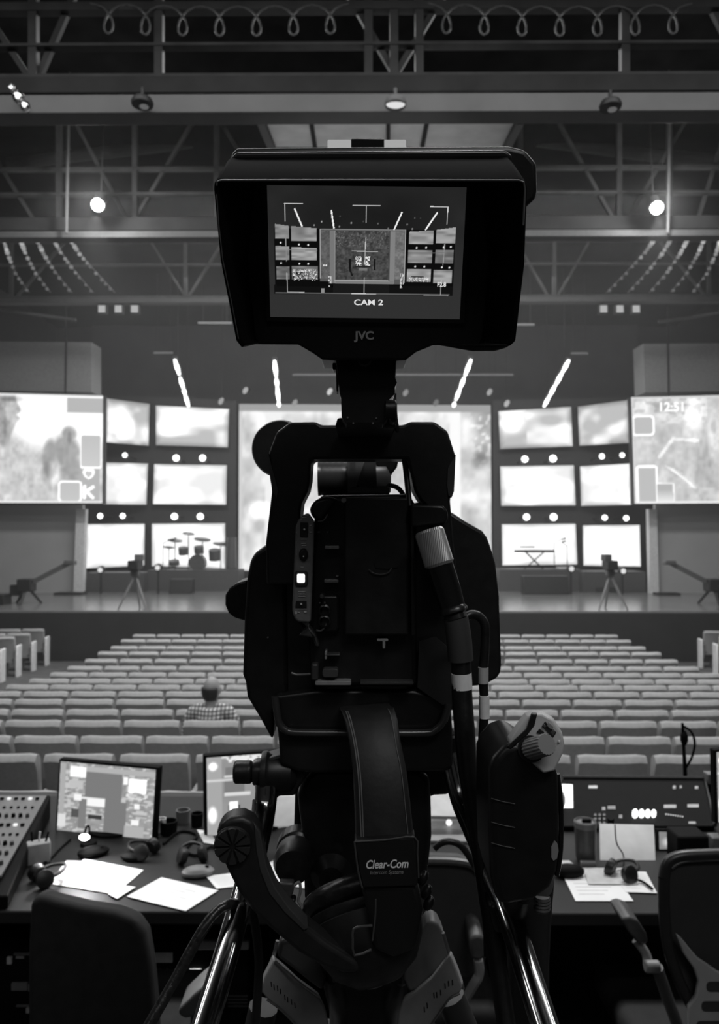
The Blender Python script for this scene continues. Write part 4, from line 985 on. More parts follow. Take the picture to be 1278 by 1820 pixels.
# left chair: solid black back
fr = Fr(160, 1700, 1.85, pitch=-8)
p = fr.pt(160, 1760); t = thing('office_chair', 'black padded office chair with its back to us, left at the desk', 'chair', (p.x, p.y + .2, 0))
back = [(52, 1605), (70, 1590), (100, 1600), (150, 1612), (205, 1620), (240, 1634), (258, 1660), (268, 1720), (275, 1800), (278, 1880), (250, 1960), (70, 1960), (48, 1900), (48, 1700)]
build(MB().slab(fr, back, -.06, 0), 'backrest', CHB, t, bevel=.022, seg=4)
c = Vector((p.x, p.y + .27, 0)); chair_base(t, c)
build(MB().bar((c.x, c.y - .2, .47), (c.x, p.y + .1, .72), .07, .03), 'back_bracket', CHP, t)
# middle chair: back seen between the head and the right pan bar
fr = Fr(800, 1600, 2.05, pitch=-6)
p = fr.pt(790, 1600); t = thing('office_chair', 'black office chair behind the tripod, its rim showing beside the headset', 'chair', (p.x - .05, p.y + .25, 0))
bk = [(640, 1560), (660, 1532), (700, 1522), (760, 1520), (815, 1522), (846, 1532), (864, 1560), (872, 1640), (866, 1710), (840, 1745), (680, 1745), (645, 1715), (636, 1640)]
build(MB().slab(fr, bk, -.05, -.01), 'backrest', MESHB, t, bevel=.015, seg=3)
build(MB().tube([fr.pt(x, y + 10, .0) for x, y in bk[1:7]], .011, 8, 5), 'rim', GREYD, t)
c = Vector((p.x - .05, p.y + .3, 0)); chair_base(t, c)
build(MB().bar((c.x, c.y - .2, .47), (c.x, p.y + .06, .75), .07, .03), 'back_bracket', CHP, t)
fr2 = Fr(845, 1690, 1.95)
build(MB().slab(fr2, [(835, 1668), (848, 1660), (862, 1668), (864, 1700), (856, 1708), (838, 1706)], -.2, 0), 'armrest', GREYD, t, bevel=.01)
build(MB().tube([fr2.pt(850, 1705, -.02), fr2.pt(852, 1730, -.03), fr2.pt(842, 1750, -.04), (fr2.pt(842, 1750).x - .05, fr2.pt(842, 1750).y + .12, .5)], .013, 8, 4), 'armrest_post', SILV, t)
# right mesh chair
fr = Fr(1345, 1650, 1.85, pitch=-6)
p = fr.pt(1345, 1800); t = thing('mesh_chair', 'mesh-back office chair with pale lumbar frame at the right edge', 'chair', (p.x, p.y + .25, 0))
ring = [(1180, 1560), (1186, 1535), (1205, 1523), (1250, 1519), (1345, 1517), (1440, 1519), (1485, 1525), (1505, 1540), (1510, 1570), (1508, 1640), (1495, 1720), (1470, 1790), (1430, 1840), (1345, 1850), (1270, 1835), (1225, 1780), (1192, 1700), (1181, 1630), (1180, 1560)]
build(MB().tube([fr.pt(x, y) for x, y in ring], .014, 10, 4, caps=False), 'back_frame', CHP, t)
build(MB().tube([fr.pt(1345 + (x - 1345) * .955, 1680 + (y - 1680) * .945, .004) for x, y in ring[1:9]], .005, 6, 4), 'inner_rim', GREYD, t)
build(MB().slab(fr, ring[:-1], -.016, -.010), 'mesh_panel', MESHB, t)
lum = [(1202, 1660), (1212, 1668), (1240, 1702), (1278, 1728), (1345, 1742), (1412, 1728), (1450, 1702), (1480, 1665), (1486, 1668), (1462, 1712), (1420, 1752), (1398, 1790), (1392, 1850), (1298, 1850), (1226, 1850), (1224, 1790), (1238, 1770), (1242, 1745), (1234, 1722), (1215, 1695)]
build(MB().slab(fr, lum, .012, .026), 'lumbar_frame', SILV, t, bevel=.004)
for y in (1745, 1780, 1815):
    build(MB().slab(fr, rrpoly(1256 - (y - 1745) * .25, y, 1420, y + 18, 7), .024, .0275), 'slot', MESHB, t)
c = Vector((p.x, p.y + .3, 0)); chair_base(t, c, CHP, .5)
build(MB().bar((c.x, c.y - .22, .47), (c.x, p.y + .04, .62), .08, .04), 'back_bracket', SILV, t)
for s, xs in ((1, 0), (-1, 1)):
    f = (lambda x: x) if s == 1 else (lambda x: 2 * 1345 - x)
    f3 = Fr(1345, 1660, 1.95)
    pad = [(f(1104), 1634), (f(1118), 1629), (f(1135), 1636), (f(1150), 1660), (f(1154), 1675), (f(1146), 1682), (f(1134), 1678), (f(1116), 1656)]
    build(MB().slab(f3, pad, -.10, -.0), 'armrest', GREYD, t, bevel=.008, seg=3)
    build(MB().tube([f3.pt(f(1130), 1670, -.03), f3.pt(f(1148), 1695, -.02), f3.pt(f(1152), 1715, -.01)], [.012, .012, .014], 10, 4), 'armrest_neck', SILV, t)
    build(MB().tube([f3.pt(f(1146), 1718, .01), f3.pt(f(1172), 1718, .01)], .016, 12), 'armrest_joint', SILV, t, bevel=.004)
    build(MB().tube([f3.pt(f(1168), 1720, .0), f3.pt(f(1185), 1770, -.02), f3.pt(f(1205), 1830, -.05), (f3.pt(f(1230), 1800).x, c.y, .46)], .016, 10, 4), 'armrest_post', mat('post_grey', .16, .45), t)
# equipment under the desk
t = thing('equipment_rack', 'dark rack of audio gear under the left desk with a lit display', 'rack', (onY(345, 1700, 2.5).x, 2.6, 0))
fr = Fr(345, 1710, 2.48)
build(MB().slab(fr, [(262, 1640), (440, 1640), (440, 1800), (262, 1800)], -.35, 0), 'casing', MONB, t, bevel=.006)
build(MB().slab(fr, [(350, 1674), (442, 1674), (442, 1689), (346, 1689)], 0, .02), 'shelf_edge', mat('shelf_metal', .45, .4), t, bevel=.003)
build(MB().slab(fr, [(275, 1695), (306, 1695), (306, 1711), (275, 1711)], 0, .008), 'label_plate', mat('label_white', .6, .6), t)
build(MB().slab(fr, rrpoly(334, 1724, 359, 1735, 4), 0, .008), 'display', emis('rack_display', 1.5), t); build(MB().slab(fr, rrpoly(361, 1726, 372, 1734, 3), 0, .008), 'display', emis('rack_display_dim', .5), t)
for i in range(4): build(MB().slab(fr, circ(282 + 14 * i, 1730, 4.5, 12), 0, .015), 'knob', GREYD, t)
for y in (1770, 1776, 1782, 1788): build(MB().slab(fr, [(405, y), (440, y), (440, y + 2), (405, y + 2)], 0, .004), 'vent_slat', GREYD, t)
for x in (-.16, .16): build(MB().box((t.location.x + x, 2.72, .06), (.03, .3, .12)), 'foot', MONB, t)
zb_ = fr.pt(345, 1800).z
build(MB().box((t.location.x, 2.68, zb_ / 2 + .05), (.30, .34, max(.05, zb_ - .1))), 'lower_cabinet', MONB, t)
t = thing('gear_tower', 'dark gear tower with small lights left of the padded chair', 'equipment', (onY(30, 1750, 2.4).x, 2.55, 0))
fr = Fr(20, 1750, 2.42); build(MB().slab(fr, [(-40, 1670), (62, 1670), (64, 1830), (-40, 1830)], -.3, 0), 'casing', MONB, t, bevel=.006)
build(MB().box((t.location.x, 2.62, .2), (.17, .28, .4)), 'base_cabinet', MONB, t)
for x0, y0, x1, y1, g in ((12, 1702, 20, 1714, .5), (24, 1695, 54, 1698, .12), (28, 1700, 42, 1704, .25), (20, 1748, 48, 1761, .16), (50, 1750, 56, 1762, .2), (46, 1793, 63, 1801, .5), (28, 1788, 62, 1790, .15)):
    build(MB().slab(fr, [(x0, y0), (x1, y0), (x1, y1), (x0, y1)], 0, .008), 'indicator', mat('tower_ind_%d' % int(g * 100), g, .4), t)
# pale paddle armrest low at left
fr = Fr(345, 1780, 1.95)
t = thing('stool', 'low stool with rounded grey seat edge under the left desk', 'stool', (fr.pt(345, 1780).x, fr.pt(345, 1780).y + .1, 0))
build(MB().slab(fr, [(316, 1796), (345, 1768), (372, 1746), (392, 1742), (390, 1790), (350, 1806), (330, 1812), (318, 1806)], -.10, 0), 'seat_pad', mat('grey_pad', .09, .6), t, bevel=.012, seg=3)
q = fr.pt(352, 1790, -.05); build(MB().tube([q, (q.x, q.y, .03)], .02, 10), 'post', CHP, t); build(MB().lathe([(0, 0), (.14, 0), (.13, .02), (.03, .035), (0, .035)], (q.x, q.y, 0), (0, 0, 1), 20), 'base', CHP, t)

# ================================================================== TRIPOD
G1 = mat('tripod_magnesium', .045, .4, var=.15, scale=30); G2 = mat('spreader_grey_tape', .38, .6, var=.2, scale=30)
bw = P(650, 1752, .92)
t = thing('tripod', 'heavy dark camera tripod with grey spreader brackets', 'tripod', (bw.x, bw.y, 0)); TRI = t
def axis(py_list, d, px=655): return [P(px, y, d) for y in py_list]
ctr = Vector((bw.x, bw.y + .02, bw.z))
s = .92 / F
build(MB().lathe([(.0, -.16), (60 * s, -.16), (66 * s, -.04), (78 * s, -.005), (80 * s, .012), (74 * s, .02), (0, .02)], ctr, (0, 0, 1), 36), 'bowl', BLK2, t)
build(MB().tube([P(620, 1748, .865), P(636, 1754, .862), (P(652, 1756, .86)), P(668, 1754, .862), P(682, 1748, .865)], .0016, 6, 5), 'bowl_highlight', STEEL, t)  # steel arc painting the highlight on the bowl
for k, (a, nm) in enumerate(((200, 'leg'), (340, 'leg'), (90, 'leg'))):
    ca, sa = math.cos(R(a)), math.sin(R(a)); hp = ctr + Vector((ca * .055, sa * .055, -.06)); ft = Vector((ctr.x + ca * .42, ctr.y + sa * .42, .02)); md = hp.lerp(ft, .5)
    off = Vector((-sa, ca, 0)) * .022
    lg = build(MB().tube([hp + off, md + off], .013, 12).tube([hp - off, md - off], .013, 12), 'leg', BLK2, t)
    build(MB().bar(hp, hp.lerp(ft, .08), .08, .05), 'hinge', G1, lg, bevel=.006)
    build(MB().bar(md - (ft - md) * .05, md + (ft - md) * .05, .075, .035), 'leg_clamp', G1, lg, bevel=.005)
    build(MB().tube([md, ft], .014, 12), 'lower_leg', STEEL, lg); build(MB().ball(ft, (.03, .03, .02), 12), 'rubber_foot', RUB, lg)
fl = Fr(520, 1740, .86, yaw=14); frr = Fr(770, 1740, .86, yaw=-14)
BL = [(487, 1706), (508, 1724), (531, 1746), (568, 1773), (580, 1798), (590, 1850), (560, 1860), (527, 1822), (500, 1796), (474, 1775), (464, 1762), (470, 1740)]
BR = [(800, 1698), (812, 1726), (822, 1755), (817, 1765), (803, 1772), (790, 1789), (766, 1822), (740, 1850), (705, 1860), (708, 1800), (716, 1779), (733, 1769), (766, 1742)]
build(MB().slab(fl, BL, -.012, 0), 'bracket', G2, t, bevel=.002)
build(MB().slab(frr, BR, -.012, 0), 'bracket', G2, t, bevel=.002)
# handwriting-like strokes on the tape
for (x, y) in ((481, 1745), (486, 1750), (492, 1752), (497, 1757), (505, 1768), (510, 1772), (517, 1776), (523, 1782)):
    build(MB().slab(fl, [(x, y), (x + 1.6, y + .5), (x + 2.6, y + 10), (x + 1, y + 9.5)], 0, .0006), 'ink_mark', BLKM, t)
for (x, y) in ((758, 1783), (770, 1765), (775, 1764), (782, 1760), (790, 1748), (796, 1744), (803, 1742), (753, 1790)):
    build(MB().slab(frr, [(x, y), (x + 1.6, y - .5), (x + 2.6, y + 9), (x + 1, y + 10)], 0, .0006), 'ink_mark', BLKM, t)
# rounded cast shells behind the brackets
SL = [(497, 1672), (520, 1668), (560, 1690), (580, 1740), (574, 1765), (550, 1748), (520, 1724), (490, 1702)]
SR = [(760, 1640), (770, 1637), (780, 1644), (788, 1660), (799, 1697), (775, 1728), (745, 1756), (728, 1764), (716, 1740), (722, 1700)]
build(MB().slab(Fr(540, 1700, .90), SL, -.03, 0), 'casting', G1, t, bevel=.006, seg=3)
build(MB().slab(Fr(750, 1700, .90), SR, -.03, 0), 'casting', mat('cast_shell', .16, .4), t, bevel=.006, seg=3)
build(MB().tube([P(493, 1672, .87), P(486, 1700, .87), P(471, 1735, .87), P(465, 1762, .87)], .0022, 6, 4), 'edge_rod', STEEL, t)
build(MB().tube([P(788, 1658, .87), P(800, 1698, .87), P(818, 1740, .87), P(823, 1757, .87)], .0022, 6, 4), 'edge_rod', STEEL, t)
build(MB().tube([P(489, 1707, .852), P(531, 1745, .852), P(567, 1771, .852)], .0014, 6, 4), 'edge_rod', STEEL, t)
build(MB().tube([P(474, 1776, .85), P(500, 1795, .85), P(527, 1822, .85)], .0014, 6, 4), 'edge_rod', STEEL, t)
build(MB().tube([P(817, 1766, .85), P(800, 1774, .85), P(788, 1790, .85), P(766, 1822, .85)], .0014, 6, 4), 'edge_rod', STEEL, t)
build(MB().tube([P(468, 1790, .9), P(455, 1850, .9)], .018, 12), 'outer_tube', G1, t)
build(MB().tube([P(800, 1770, .9), P(832, 1850, .9)], .018, 12), 'outer_tube', G1, t)
# ------------------------------------------------------------------ fluid head
hd = P(650, 1600, .92)
t = thing('fluid_head', 'black fluid head with two pan bars carrying the video camera', 'tripod head', (bw.x, bw.y + .02, ctr.z + .02)); HEAD = t
f9 = Fr(650, 1450, .86)
build(MB().slab(f9, [(540, 1378), (565, 1368), (745, 1368), (766, 1382), (768, 1490), (760, 1560), (740, 1640), (560, 1640), (541, 1600), (538, 1500), (528, 1416)], -.14, 0), 'housing', BLK2, t, bevel=.008, seg=3)
build(MB().slab(Fr(650, 1680, .90), [(575, 1630), (735, 1630), (725, 1760), (590, 1760)], -.08, 0), 'neck', BLK2, t, bevel=.008)
build(MB().slab(Fr(535, 1430, .90), [(541, 1372), (524, 1410), (522, 1470), (527, 1530), (560, 1530), (560, 1380)], -.08, 0), 'side_casting', G1, t, bevel=.005)
build(MB().slab(Fr(795, 1400, .88), [(720, 1300), (805, 1300), (805, 1370), (800, 1414), (764, 1416), (764, 1530), (742, 1530)], -.08, 0), 'side_casting', BLK2, t, bevel=.005)
build(MB().lathe([(0, 0), (26 * .84 / F, 0), (34 * .84 / F, .008), (36 * .84 / F, .03), (30 * .84 / F, .042), (0, .045)], P(526, 1512, .86), -FW, 28), 'drag_knob', RUB, t)
build(MB().lathe([(38 * .84 / F, 0), (38 * .84 / F, .02), (20 * .84 / F, .03), (0, .03)], P(530, 1500, .885), -FW, 28), 'drag_ring', BLK2, t, bevel=.001)
build(MB().lathe([(0, .0), (.020, 0), (.024, .01), (.014, .024), (0, .026)], P(590, 1546, .855), -FW, 24), 'lock_knob', RUB, t)
# mounting plate; a paler metal paints the highlight along its lip
pl = Fr(640, 1270, .80)
build(MB().slab(pl, [(487, 1236), (560, 1226), (735, 1226), (800, 1240), (805, 1300), (806, 1360), (797, 1372), (560, 1376), (525, 1372), (498, 1360), (493, 1300)], -.20, -.02), 'tilt_cradle', BLK2, t, bevel=.01, seg=3)
build(MB().tube([pl.pt(x, y, -.012) for x, y in ((489, 1238), (492, 1262), (496, 1284), (507, 1297), (528, 1302), (640, 1303), (752, 1303), (773, 1298), (786, 1285), (793, 1268), (797, 1252))], .0042, 10, 5), 'plate_lip', mat('lip_highlight_metal', .10, .25, .6), t)
# left clamp and pan bar
k_ = .84 / F
build(MB().lathe([(0, 0), (17 * k_, 0), (20 * k_, .002), (20 * k_, .019), (16 * k_, .022), (0, .022)], P(416, 1372, .84), RT, 14), 'clamp_knob', RUB, t, bevel=.0008)
build(MB().lathe([(22 * k_, 0), (24 * k_, .004), (24 * k_, .010), (18 * k_, .011)], P(451, 1372, .84), RT, 28), 'washer', BLK2, t)
build(MB().lathe([(36 * k_, 0), (37 * k_, .003), (37 * k_, .006), (32 * k_, .010), (31 * k_, .034), (20 * k_, .04)], P(466, 1373, .84), RT, 32), 'rosette', BLK, t)
build(MB().slab(Fr(490, 1380, .83), [(452, 1376), (470, 1350), (540, 1330), (560, 1330), (560, 1360), (532, 1400), (524, 1415), (494, 1416), (490, 1424), (462, 1430), (453, 1415)], -.03, 0), 'clamp_body', BLK, t, bevel=.004)
LBP = [P(474, 1395, .83), P(470, 1440, .82), P(455, 1510, .78), P(430, 1598, .735), P(398, 1710, .67), P(352, 1860, .60)]
bar = build(MB().tube(LBP, [.0125, .0125, .0125, .0115, .0115, .0115], 24, 5), 'pan_bar', mat('polished_bar', .42, .14, 1.0, var=.1), t)
build(MB().tube([P(451, 1422, .82), P(447, 1470, .79)], .0014, 6), 'bar_highlight', STEEL, t)  # thin steel line painting the highlight down the bar's left side
RBP = [P(802, 1340, .84), P(822, 1420, .82), P(854, 1500, .77), P(902, 1620, .70), P(936, 1720, .64), P(984, 1870, .57)]
build(MB().tube(RBP, [.0135, .0135, .0125, .012, .0115, .0115], 24, 5), 'pan_bar', MATS['polished_bar'], t)
build(MB().slab(Fr(800, 1340, .83), [(770, 1312), (815, 1305), (832, 1330), (828, 1372), (800, 1380), (772, 1370)], -.03, 0), 'clamp_body', BLK, t, bevel=.004)

# ------------------------------------------------------------------ VIDEO CAMERA
cp = P(650, 1236, .95)
t = thing('video_camera', 'big black broadcast camera body on the tripod, seen from behind', 'video camera', (cp.x, cp.y, P(650, 1230, .82).z)); CAM = t
fh = Fr(645, 850, .80)
ARCH = [(477, 806), (491, 768), (515, 750), (562, 749), (570, 755), (718, 755), (728, 749), (773, 749), (796, 766), (810, 810), (807, 873), (800, 886), (806, 960), (813, 1022), (812, 1060), (772, 1060), (768, 910), (747, 890), (737, 873), (724, 816), (690, 816), (560, 816), (553, 818), (551, 854), (547, 873), (536, 895), (534, 912), (536, 1040), (474, 1040), (472, 966), (483, 873), (480, 850)]
build(MB().slab(fh, ARCH, -.05, 0), 'carrying_handle', BLK, t, bevel=.004, seg=2)
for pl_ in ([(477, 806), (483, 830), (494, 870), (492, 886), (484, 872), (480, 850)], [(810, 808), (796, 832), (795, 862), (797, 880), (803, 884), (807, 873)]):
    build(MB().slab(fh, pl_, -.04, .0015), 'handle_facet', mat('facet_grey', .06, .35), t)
build(MB().lathe([(0, 0), (50 * .9 / F, 0), (53 * .9 / F, .006), (53 * .9 / F, .06), (46 * .9 / F, .07), (0, .07)], P(498, 797, .92), FW, 48), 'side_disc', BLK, t)
# lens barrel under the handle
q0, q1 = P(566, 848, .92), P(694, 848, .92); L_ = (q1 - q0).length; rr = 34 * .92 / F
build(MB().lathe([(0, 0), (rr, 0)] + [(rr * (1.0 if k % 2 else .95), L_ * (.05 + .04 * k)) for k in range(9)] + [(rr * .98, L_ * .42), (rr * .98, L_ * .93), (rr * .8, L_), (0, L_)], q0, q1 - q0, 40), 'lens_barrel', mat('lens_metal', .2, .3, .4), t, sharp=50)
fb = Fr(640, 850, .885)
for poly, mt in (([(617, 818), (646, 818), (648, 840), (630, 870), (618, 866)], GREYP), ([(648, 820), (668, 818), (670, 868), (640, 866), (634, 860)], mat('label_dark', .12, .5)), ([(618, 866), (692, 866), (692, 876), (618, 876)], GREYP), ([(622, 822), (632, 822), (632, 840), (622, 840)], mat('label_mid', .4, .5))):
    build(MB().slab(fb, poly, -.01, 0), 'lens_label', mt, t)
build(MB().slab(Fr(710, 850, .90), [(668, 800), (712, 800), (706, 830), (694, 846), (692, 882), (668, 882)], -.05, 0), 'lens_motor', BLK, t, bevel=.003)
# main body
fc = Fr(640, 1040, .80)
build(MB().slab(fc, [(560, 905), (568, 880), (728, 878), (738, 896), (742, 1222), (552, 1222), (548, 1130), (552, 990)], -.28, -.012), 'body', BLK, t, bevel=.006)
build(MB().slab(fc, rrpoly(612, 884, 726, 1130, 4), -.014, .006), 'battery_plate', mat('scuffed_black', .012, .5, var=.6, scale=25, bump=.7), t, bevel=.003)
build(MB().tube([fc.pt(x, y, .008) for x, y in ((655, 1012), (664, 1019), (678, 1021), (690, 1018), (696, 1010))], .0009, 6, 4), 'scratch_rim', GREYD, t)
build(MB().slab(fc, [(665, 1000), (672, 990), (690, 989), (700, 993), (708, 1004), (706, 1009), (690, 1011), (668, 1010)], .005, .0075), 'latch', BLKM, t)
build(MB().slab(fc, circ(611, 889, 4.5, 16), -.012, .008), 'sensor_dot', GREYP, t)
build(MB().slab(fc, [(729, 900), (735, 900), (738, 1130), (731, 1130)], -.02, .004), 'plate_rail', BLK2, t, bevel=.001)
for x0, y0, x1, y1, mt in ((577, 970, 603, 976, STEEL), (576, 1030, 602, 1036, STEEL), (597, 1023, 602, 1025, STEEL), (577, 1163, 604, 1166, GREYD), (577, 1158, 581, 1172, GREYP), (573, 1189, 601, 1204, GREYD), (560, 1211, 624, 1218, GREYP), (640, 1212, 735, 1217, mat('soft_grey', .05, .4)), (670, 1135, 690, 1140, GREYP), (680, 1138, 685, 1153, GREYP), (655, 1123, 722, 1126, GREYD)):
    build(MB().slab(fc, rrpoly(x0, y0, x1, y1, min(x1 - x0, y1 - y0) * .3, 2), -.013, .002), 'metal_catch', mt, t, bevel=.0005)
build(MB().slab(fc, rrpoly(568, 1057, 603, 1124, 8), -.013, -.002), 'connector_bay', BLK2, t, bevel=.003)
build(MB().tube([fc.pt(x, y, 0) for x, y in ((562, 1120), (570, 1121), (577, 1115), (580, 1108))], .001, 6, 4), 'bay_edge', STEEL, t)
build(MB().tube([fc.pt(x, y, 0) for x, y in ((565, 926), (574, 925), (580, 918), (582, 914))], .001, 6, 4), 'bay_edge', STEEL, t)
for (x, y, r) in ((572, 1060, 4), (577, 1072, 2.2), (566, 946, 2), (582, 946, 2), (568, 1072, 1.5)):
    build(MB().slab(fc, circ(x, y, r, 12), -.013, .004), 'screw', GREYD, t, bevel=.0004)
for (x, y) in ((577, 1085), (577, 1104)): build(MB().lathe([(11 * .8 / F, -.01), (11 * .8 / F, .002), (8 * .8 / F, .003), (8 * .8 / F, -.005), (0, -.005)], fc.pt(x, y), fc.N, 20), 'socket', BLK2, t)
build(MB().slab(fc, [(549, 905), (560, 888), (580, 882), (600, 886), (585, 905), (572, 925), (556, 922)], -.02, .008), 'corner_block', RUB, t, bevel=.004)
build(MB().slab(fc, [(530, 1130), (548, 1112), (560, 1128), (568, 1150), (560, 1150), (556, 1134)], -.02, .002), 'corner_flap', GREYD, t, bevel=.002)
build(MB().slab(fc, rrpoly(553, 1180, 566, 1210, 4), -.02, .0), 'side_clip', mat('soft_grey', .05, .4), t, bevel=.002)
build(MB().tube([fc.pt(x, y, .0) for x, y in ((518, 1196), (528, 1199), (552, 1198))], .0012, 6, 3), 'chrome_edge', STEEL, t)
# control strip
cf = Fr(540, 1010, .785, yaw=6)
CS = [(538, 917), (548, 911), (559, 925), (557, 1000), (553, 1105), (548, 1107), (530, 1106), (524, 1100), (520, 1088), (520, 1076), (523, 1000), (526, 938), (530, 925)]
strip = build(MB().slab(cf, CS, -.02, 0), 'control_strip', mat('control_grey', .2, .4, scale=120), t, bevel=.002)
def cslab(poly, n1, nm, mt, lab=None): return build(MB().slab(cf, poly, -.001, n1), nm, mt, strip, bevel=.0004, label=lab)
cslab([(534, 928), (548, 929), (547, 955), (533, 954)], .0012, 'switch', BLKM); cslab(circ(541, 941, 1.8, 10), .004, 'switch_tip', mat('switch_white', .9, .4))
cslab(circ(539.5, 986, 8, 24, 12), .002, 'dial', BLK2); cslab(circ(539.5, 985, 5, 20, 7.5), .006, 'dial_cap', RUB); cslab(circ(539.5, 989, 1.5, 10), .0066, 'dial_mark', MATS['switch_white'])
cslab(rrpoly(524.5, 1015, 547, 1042, 4), .002, 'button_bezel', BLKM); cslab(rrpoly(528, 1020, 542, 1036, 2.5), .004, 'lit_button', emis('white_button', 1.1), 'glowing white button')
cslab([(526, 1068), (545, 1068), (545, 1081), (525, 1080)], .0012, 'switch', BLKM); cslab(circ(535.5, 1074, 1.8, 10), .004, 'switch_tip', MATS['switch_white'])
PR = mat('faded_print', .5, .6)
for x0, y0, x1, y1 in ((535, 915, 547, 917), (536, 919, 545, 921), (550, 933, 554, 935), (550, 945, 555, 947), (534, 958, 546, 959.5), (535, 965, 544, 967), (536, 969, 545, 971), (534, 1007, 540, 1009), (529.5, 1051, 543, 1053.5), (530, 1055, 543, 1057), (530, 1059, 543, 1061), (529, 1082.5, 545, 1083.6), (524, 1087, 528, 1092), (529, 1088, 533, 1090), (540, 1086, 545, 1090), (526.5, 945, 527.3, 987)):
    cslab([(x0, y0), (x1, y0), (x1, y1), (x0, y1)], .0008, 'print_mark', PR)
# wings
LW = [(475, 966), (508, 966), (512, 1240), (497, 1240), (490, 1262), (484, 1318), (462, 1278), (439, 1240), (436, 1214), (431, 1200), (434, 1100), (439, 1027), (444, 1000), (450, 985)]
build(MB().slab(Fr(480, 1100, .83), LW, -.16, 0), 'side_wing', BLK, t, bevel=.005)
build(MB().slab(Fr(515, 1100, .835), [(500, 966), (528, 950), (530, 1100), (560, 1130), (560, 1240), (500, 1240)], -.2, 0), 'inner_panel', BLK2, t, bevel=.003)
RW = [(800, 908), (825, 925), (858, 944), (866, 955), (871, 968), (881, 1001), (888, 1062), (888, 1075), (892, 1182), (890, 1198), (882, 1207), (862, 1218), (800, 1225), (760, 1225), (760, 930)]
build(MB().slab(Fr(830, 1080, .90), RW, -.10, 0), 'side_wing', BLK, t, bevel=.004)
build(MB().slab(Fr(770, 1080, .83), [(735, 893), (792, 893), (812, 1022), (812, 1225), (735, 1225)], -.15, 0), 'inner_panel', BLK2, t, bevel=.003)
build(MB().slab(Fr(420, 1066, .90), [(434, 1032), (420, 1036), (407, 1045), (400, 1058), (400, 1076), (406, 1090), (416, 1098), (432, 1103), (440, 1103), (440, 1030)], -.06, 0), 'side_knob', RUB, t, bevel=.006, seg=3)
for x, y in ((480, 1010), (476, 1133)): build(MB().slab(Fr(480, 1100, .83), circ(x, y, 1.6, 10), 0, .001), 'screw', STEEL, t)
# black hanging flap at lower right
build(MB().slab(Fr(780, 1190, .815), [(742, 1222), (745, 1140), (775, 1132), (795, 1150), (815, 1262), (800, 1262), (762, 1236)], -.004, 0), 'hanging_flap', mat('flap_card', .022, .6), t)
# connector: elbow, knurled ring, strain relief, taped cable
build(MB().slab(Fr(765, 915, .785), [(730, 896), (788, 898), (796, 908), (797, 922), (792, 930), (742, 938), (730, 936)], -.05, 0), 'connector_mount', BLK2, t, bevel=.006, seg=3)
kd = .765; kk = kd / F
aX, bX = P(762, 942, kd), P(782, 1006, kd - .005)
rn_ = (bX - aX).length
prof = [(19 * kk, 0)]
kn = MB(); ax_ = (bX - aX).normalized(); x_ = ax_.orthogonal().normalized(); y_ = ax_.cross(x_); L2 = []
for i in range(15):
    h = rn_ * i / 14; l = []
    for k in range(72):
        a = 2 * math.pi * k / 72; r_ = kk * (26 if 0 < i < 14 else 23) * (1 + (.02 if (i + k) % 2 else -.01)); l.append(aX + ax_ * h + (x_ * math.cos(a) + y_ * math.sin(a)) * r_)
    L2.append(l)
kn.rings(L2); build(kn, 'knurled_ring', mat('knurled_aluminium', .6, .4, .7), t, smooth=False)
build(MB().tube([P(779, 1000, kd - .003), P(795, 1048, kd - .006), P(806, 1084, kd - .01)], [.0145, .0140, .0125], 24, 4), 'connector_barrel', mat('glossy_black', .012, .15), t)
build(MB().lathe([(0, 0), (21 * kk, 0), (25 * kk, .003), (25 * kk, .006), (19 * kk, .008), (20 * kk, .013), (0, .013)], P(804, 1078, kd - .01), ax_, 28), 'collar', BLK2, t)
build(MB().tube([P(810, 1098, kd - .01), P(815, 1130, kd - .01), P(819, 1174, kd - .01)], [.0125, .0130, .0128], 20, 3), 'strain_relief', mat('relief_grey', .05, .55), t)
tc_ = thing('camera_cable', 'thick black camera cable with a white tape band, right of the body', 'cable', (P(842, 1600, .70).x, P(842, 1600, .70).y, P(905, 1860, .62).z))
build(MB().tube([P(820, 1172, .755), P(821, 1230, .755), P(826, 1300, .75), P(832, 1370, .76), P(845, 1450, .76), P(862, 1560, .74), P(880, 1680, .72), P(908, 1880, .68)], [.010, .0105, .0105, .010, .010, .0095, .009, .009], 16, 5), 'sheath', RUB, tc_)
build(MB().tube([P(820, 1196, .755), P(821.5, 1224, .755)], .0105, 24), 'white_band', TAPE, tc_, label='white tape band')
tc2 = thing('thin_camera_cable', 'thin black cable with two white bands looping beside the thick one', 'cable', (P(856, 1380, .80).x, P(856, 1380, .80).y, P(868, 1700, .76).z))
build(MB().tube([P(826, 1098, .775), P(838, 1092, .778), (P(852, 1096, .78)), P(862, 1112, .78), P(862, 1150, .78), P(859, 1200, .78), P(861, 1260, .78), P(858, 1310, .78), P(856, 1370, .79), P(862, 1480, .80), P(868, 1700, .76)], .0048, 14, 5), 'sheath', RUB, tc2)
build(MB().tube([P(859, 1186, .779), P(859, 1214, .779)], .0054, 18), 'grey_band', mat('grey_tape', .5, .5), tc2, label='grey tape band')
build(MB().tube([P(860.5, 1236, .779), P(861, 1276, .779)], .0056, 18), 'white_band', TAPE, tc2, label='white tape band')
tc3 = thing('viewfinder_cable', 'thin black cable curving inside the camera handle', 'cable', P(726, 878, .83))
build(MB().tube([P(700, 700, .80), P(703, 752, .80), P(716, 800, .81), P(722, 840, .81), P(728, 900, .80)], .0032, 10, 5), 'sheath', RUB, tc3)
build(MB().tube([P(690, 862, .83), P(705, 866, .83), P(716, 878, .83), P(724, 900, .83)], .0028, 10, 5), 'loop', RUB, tc3)

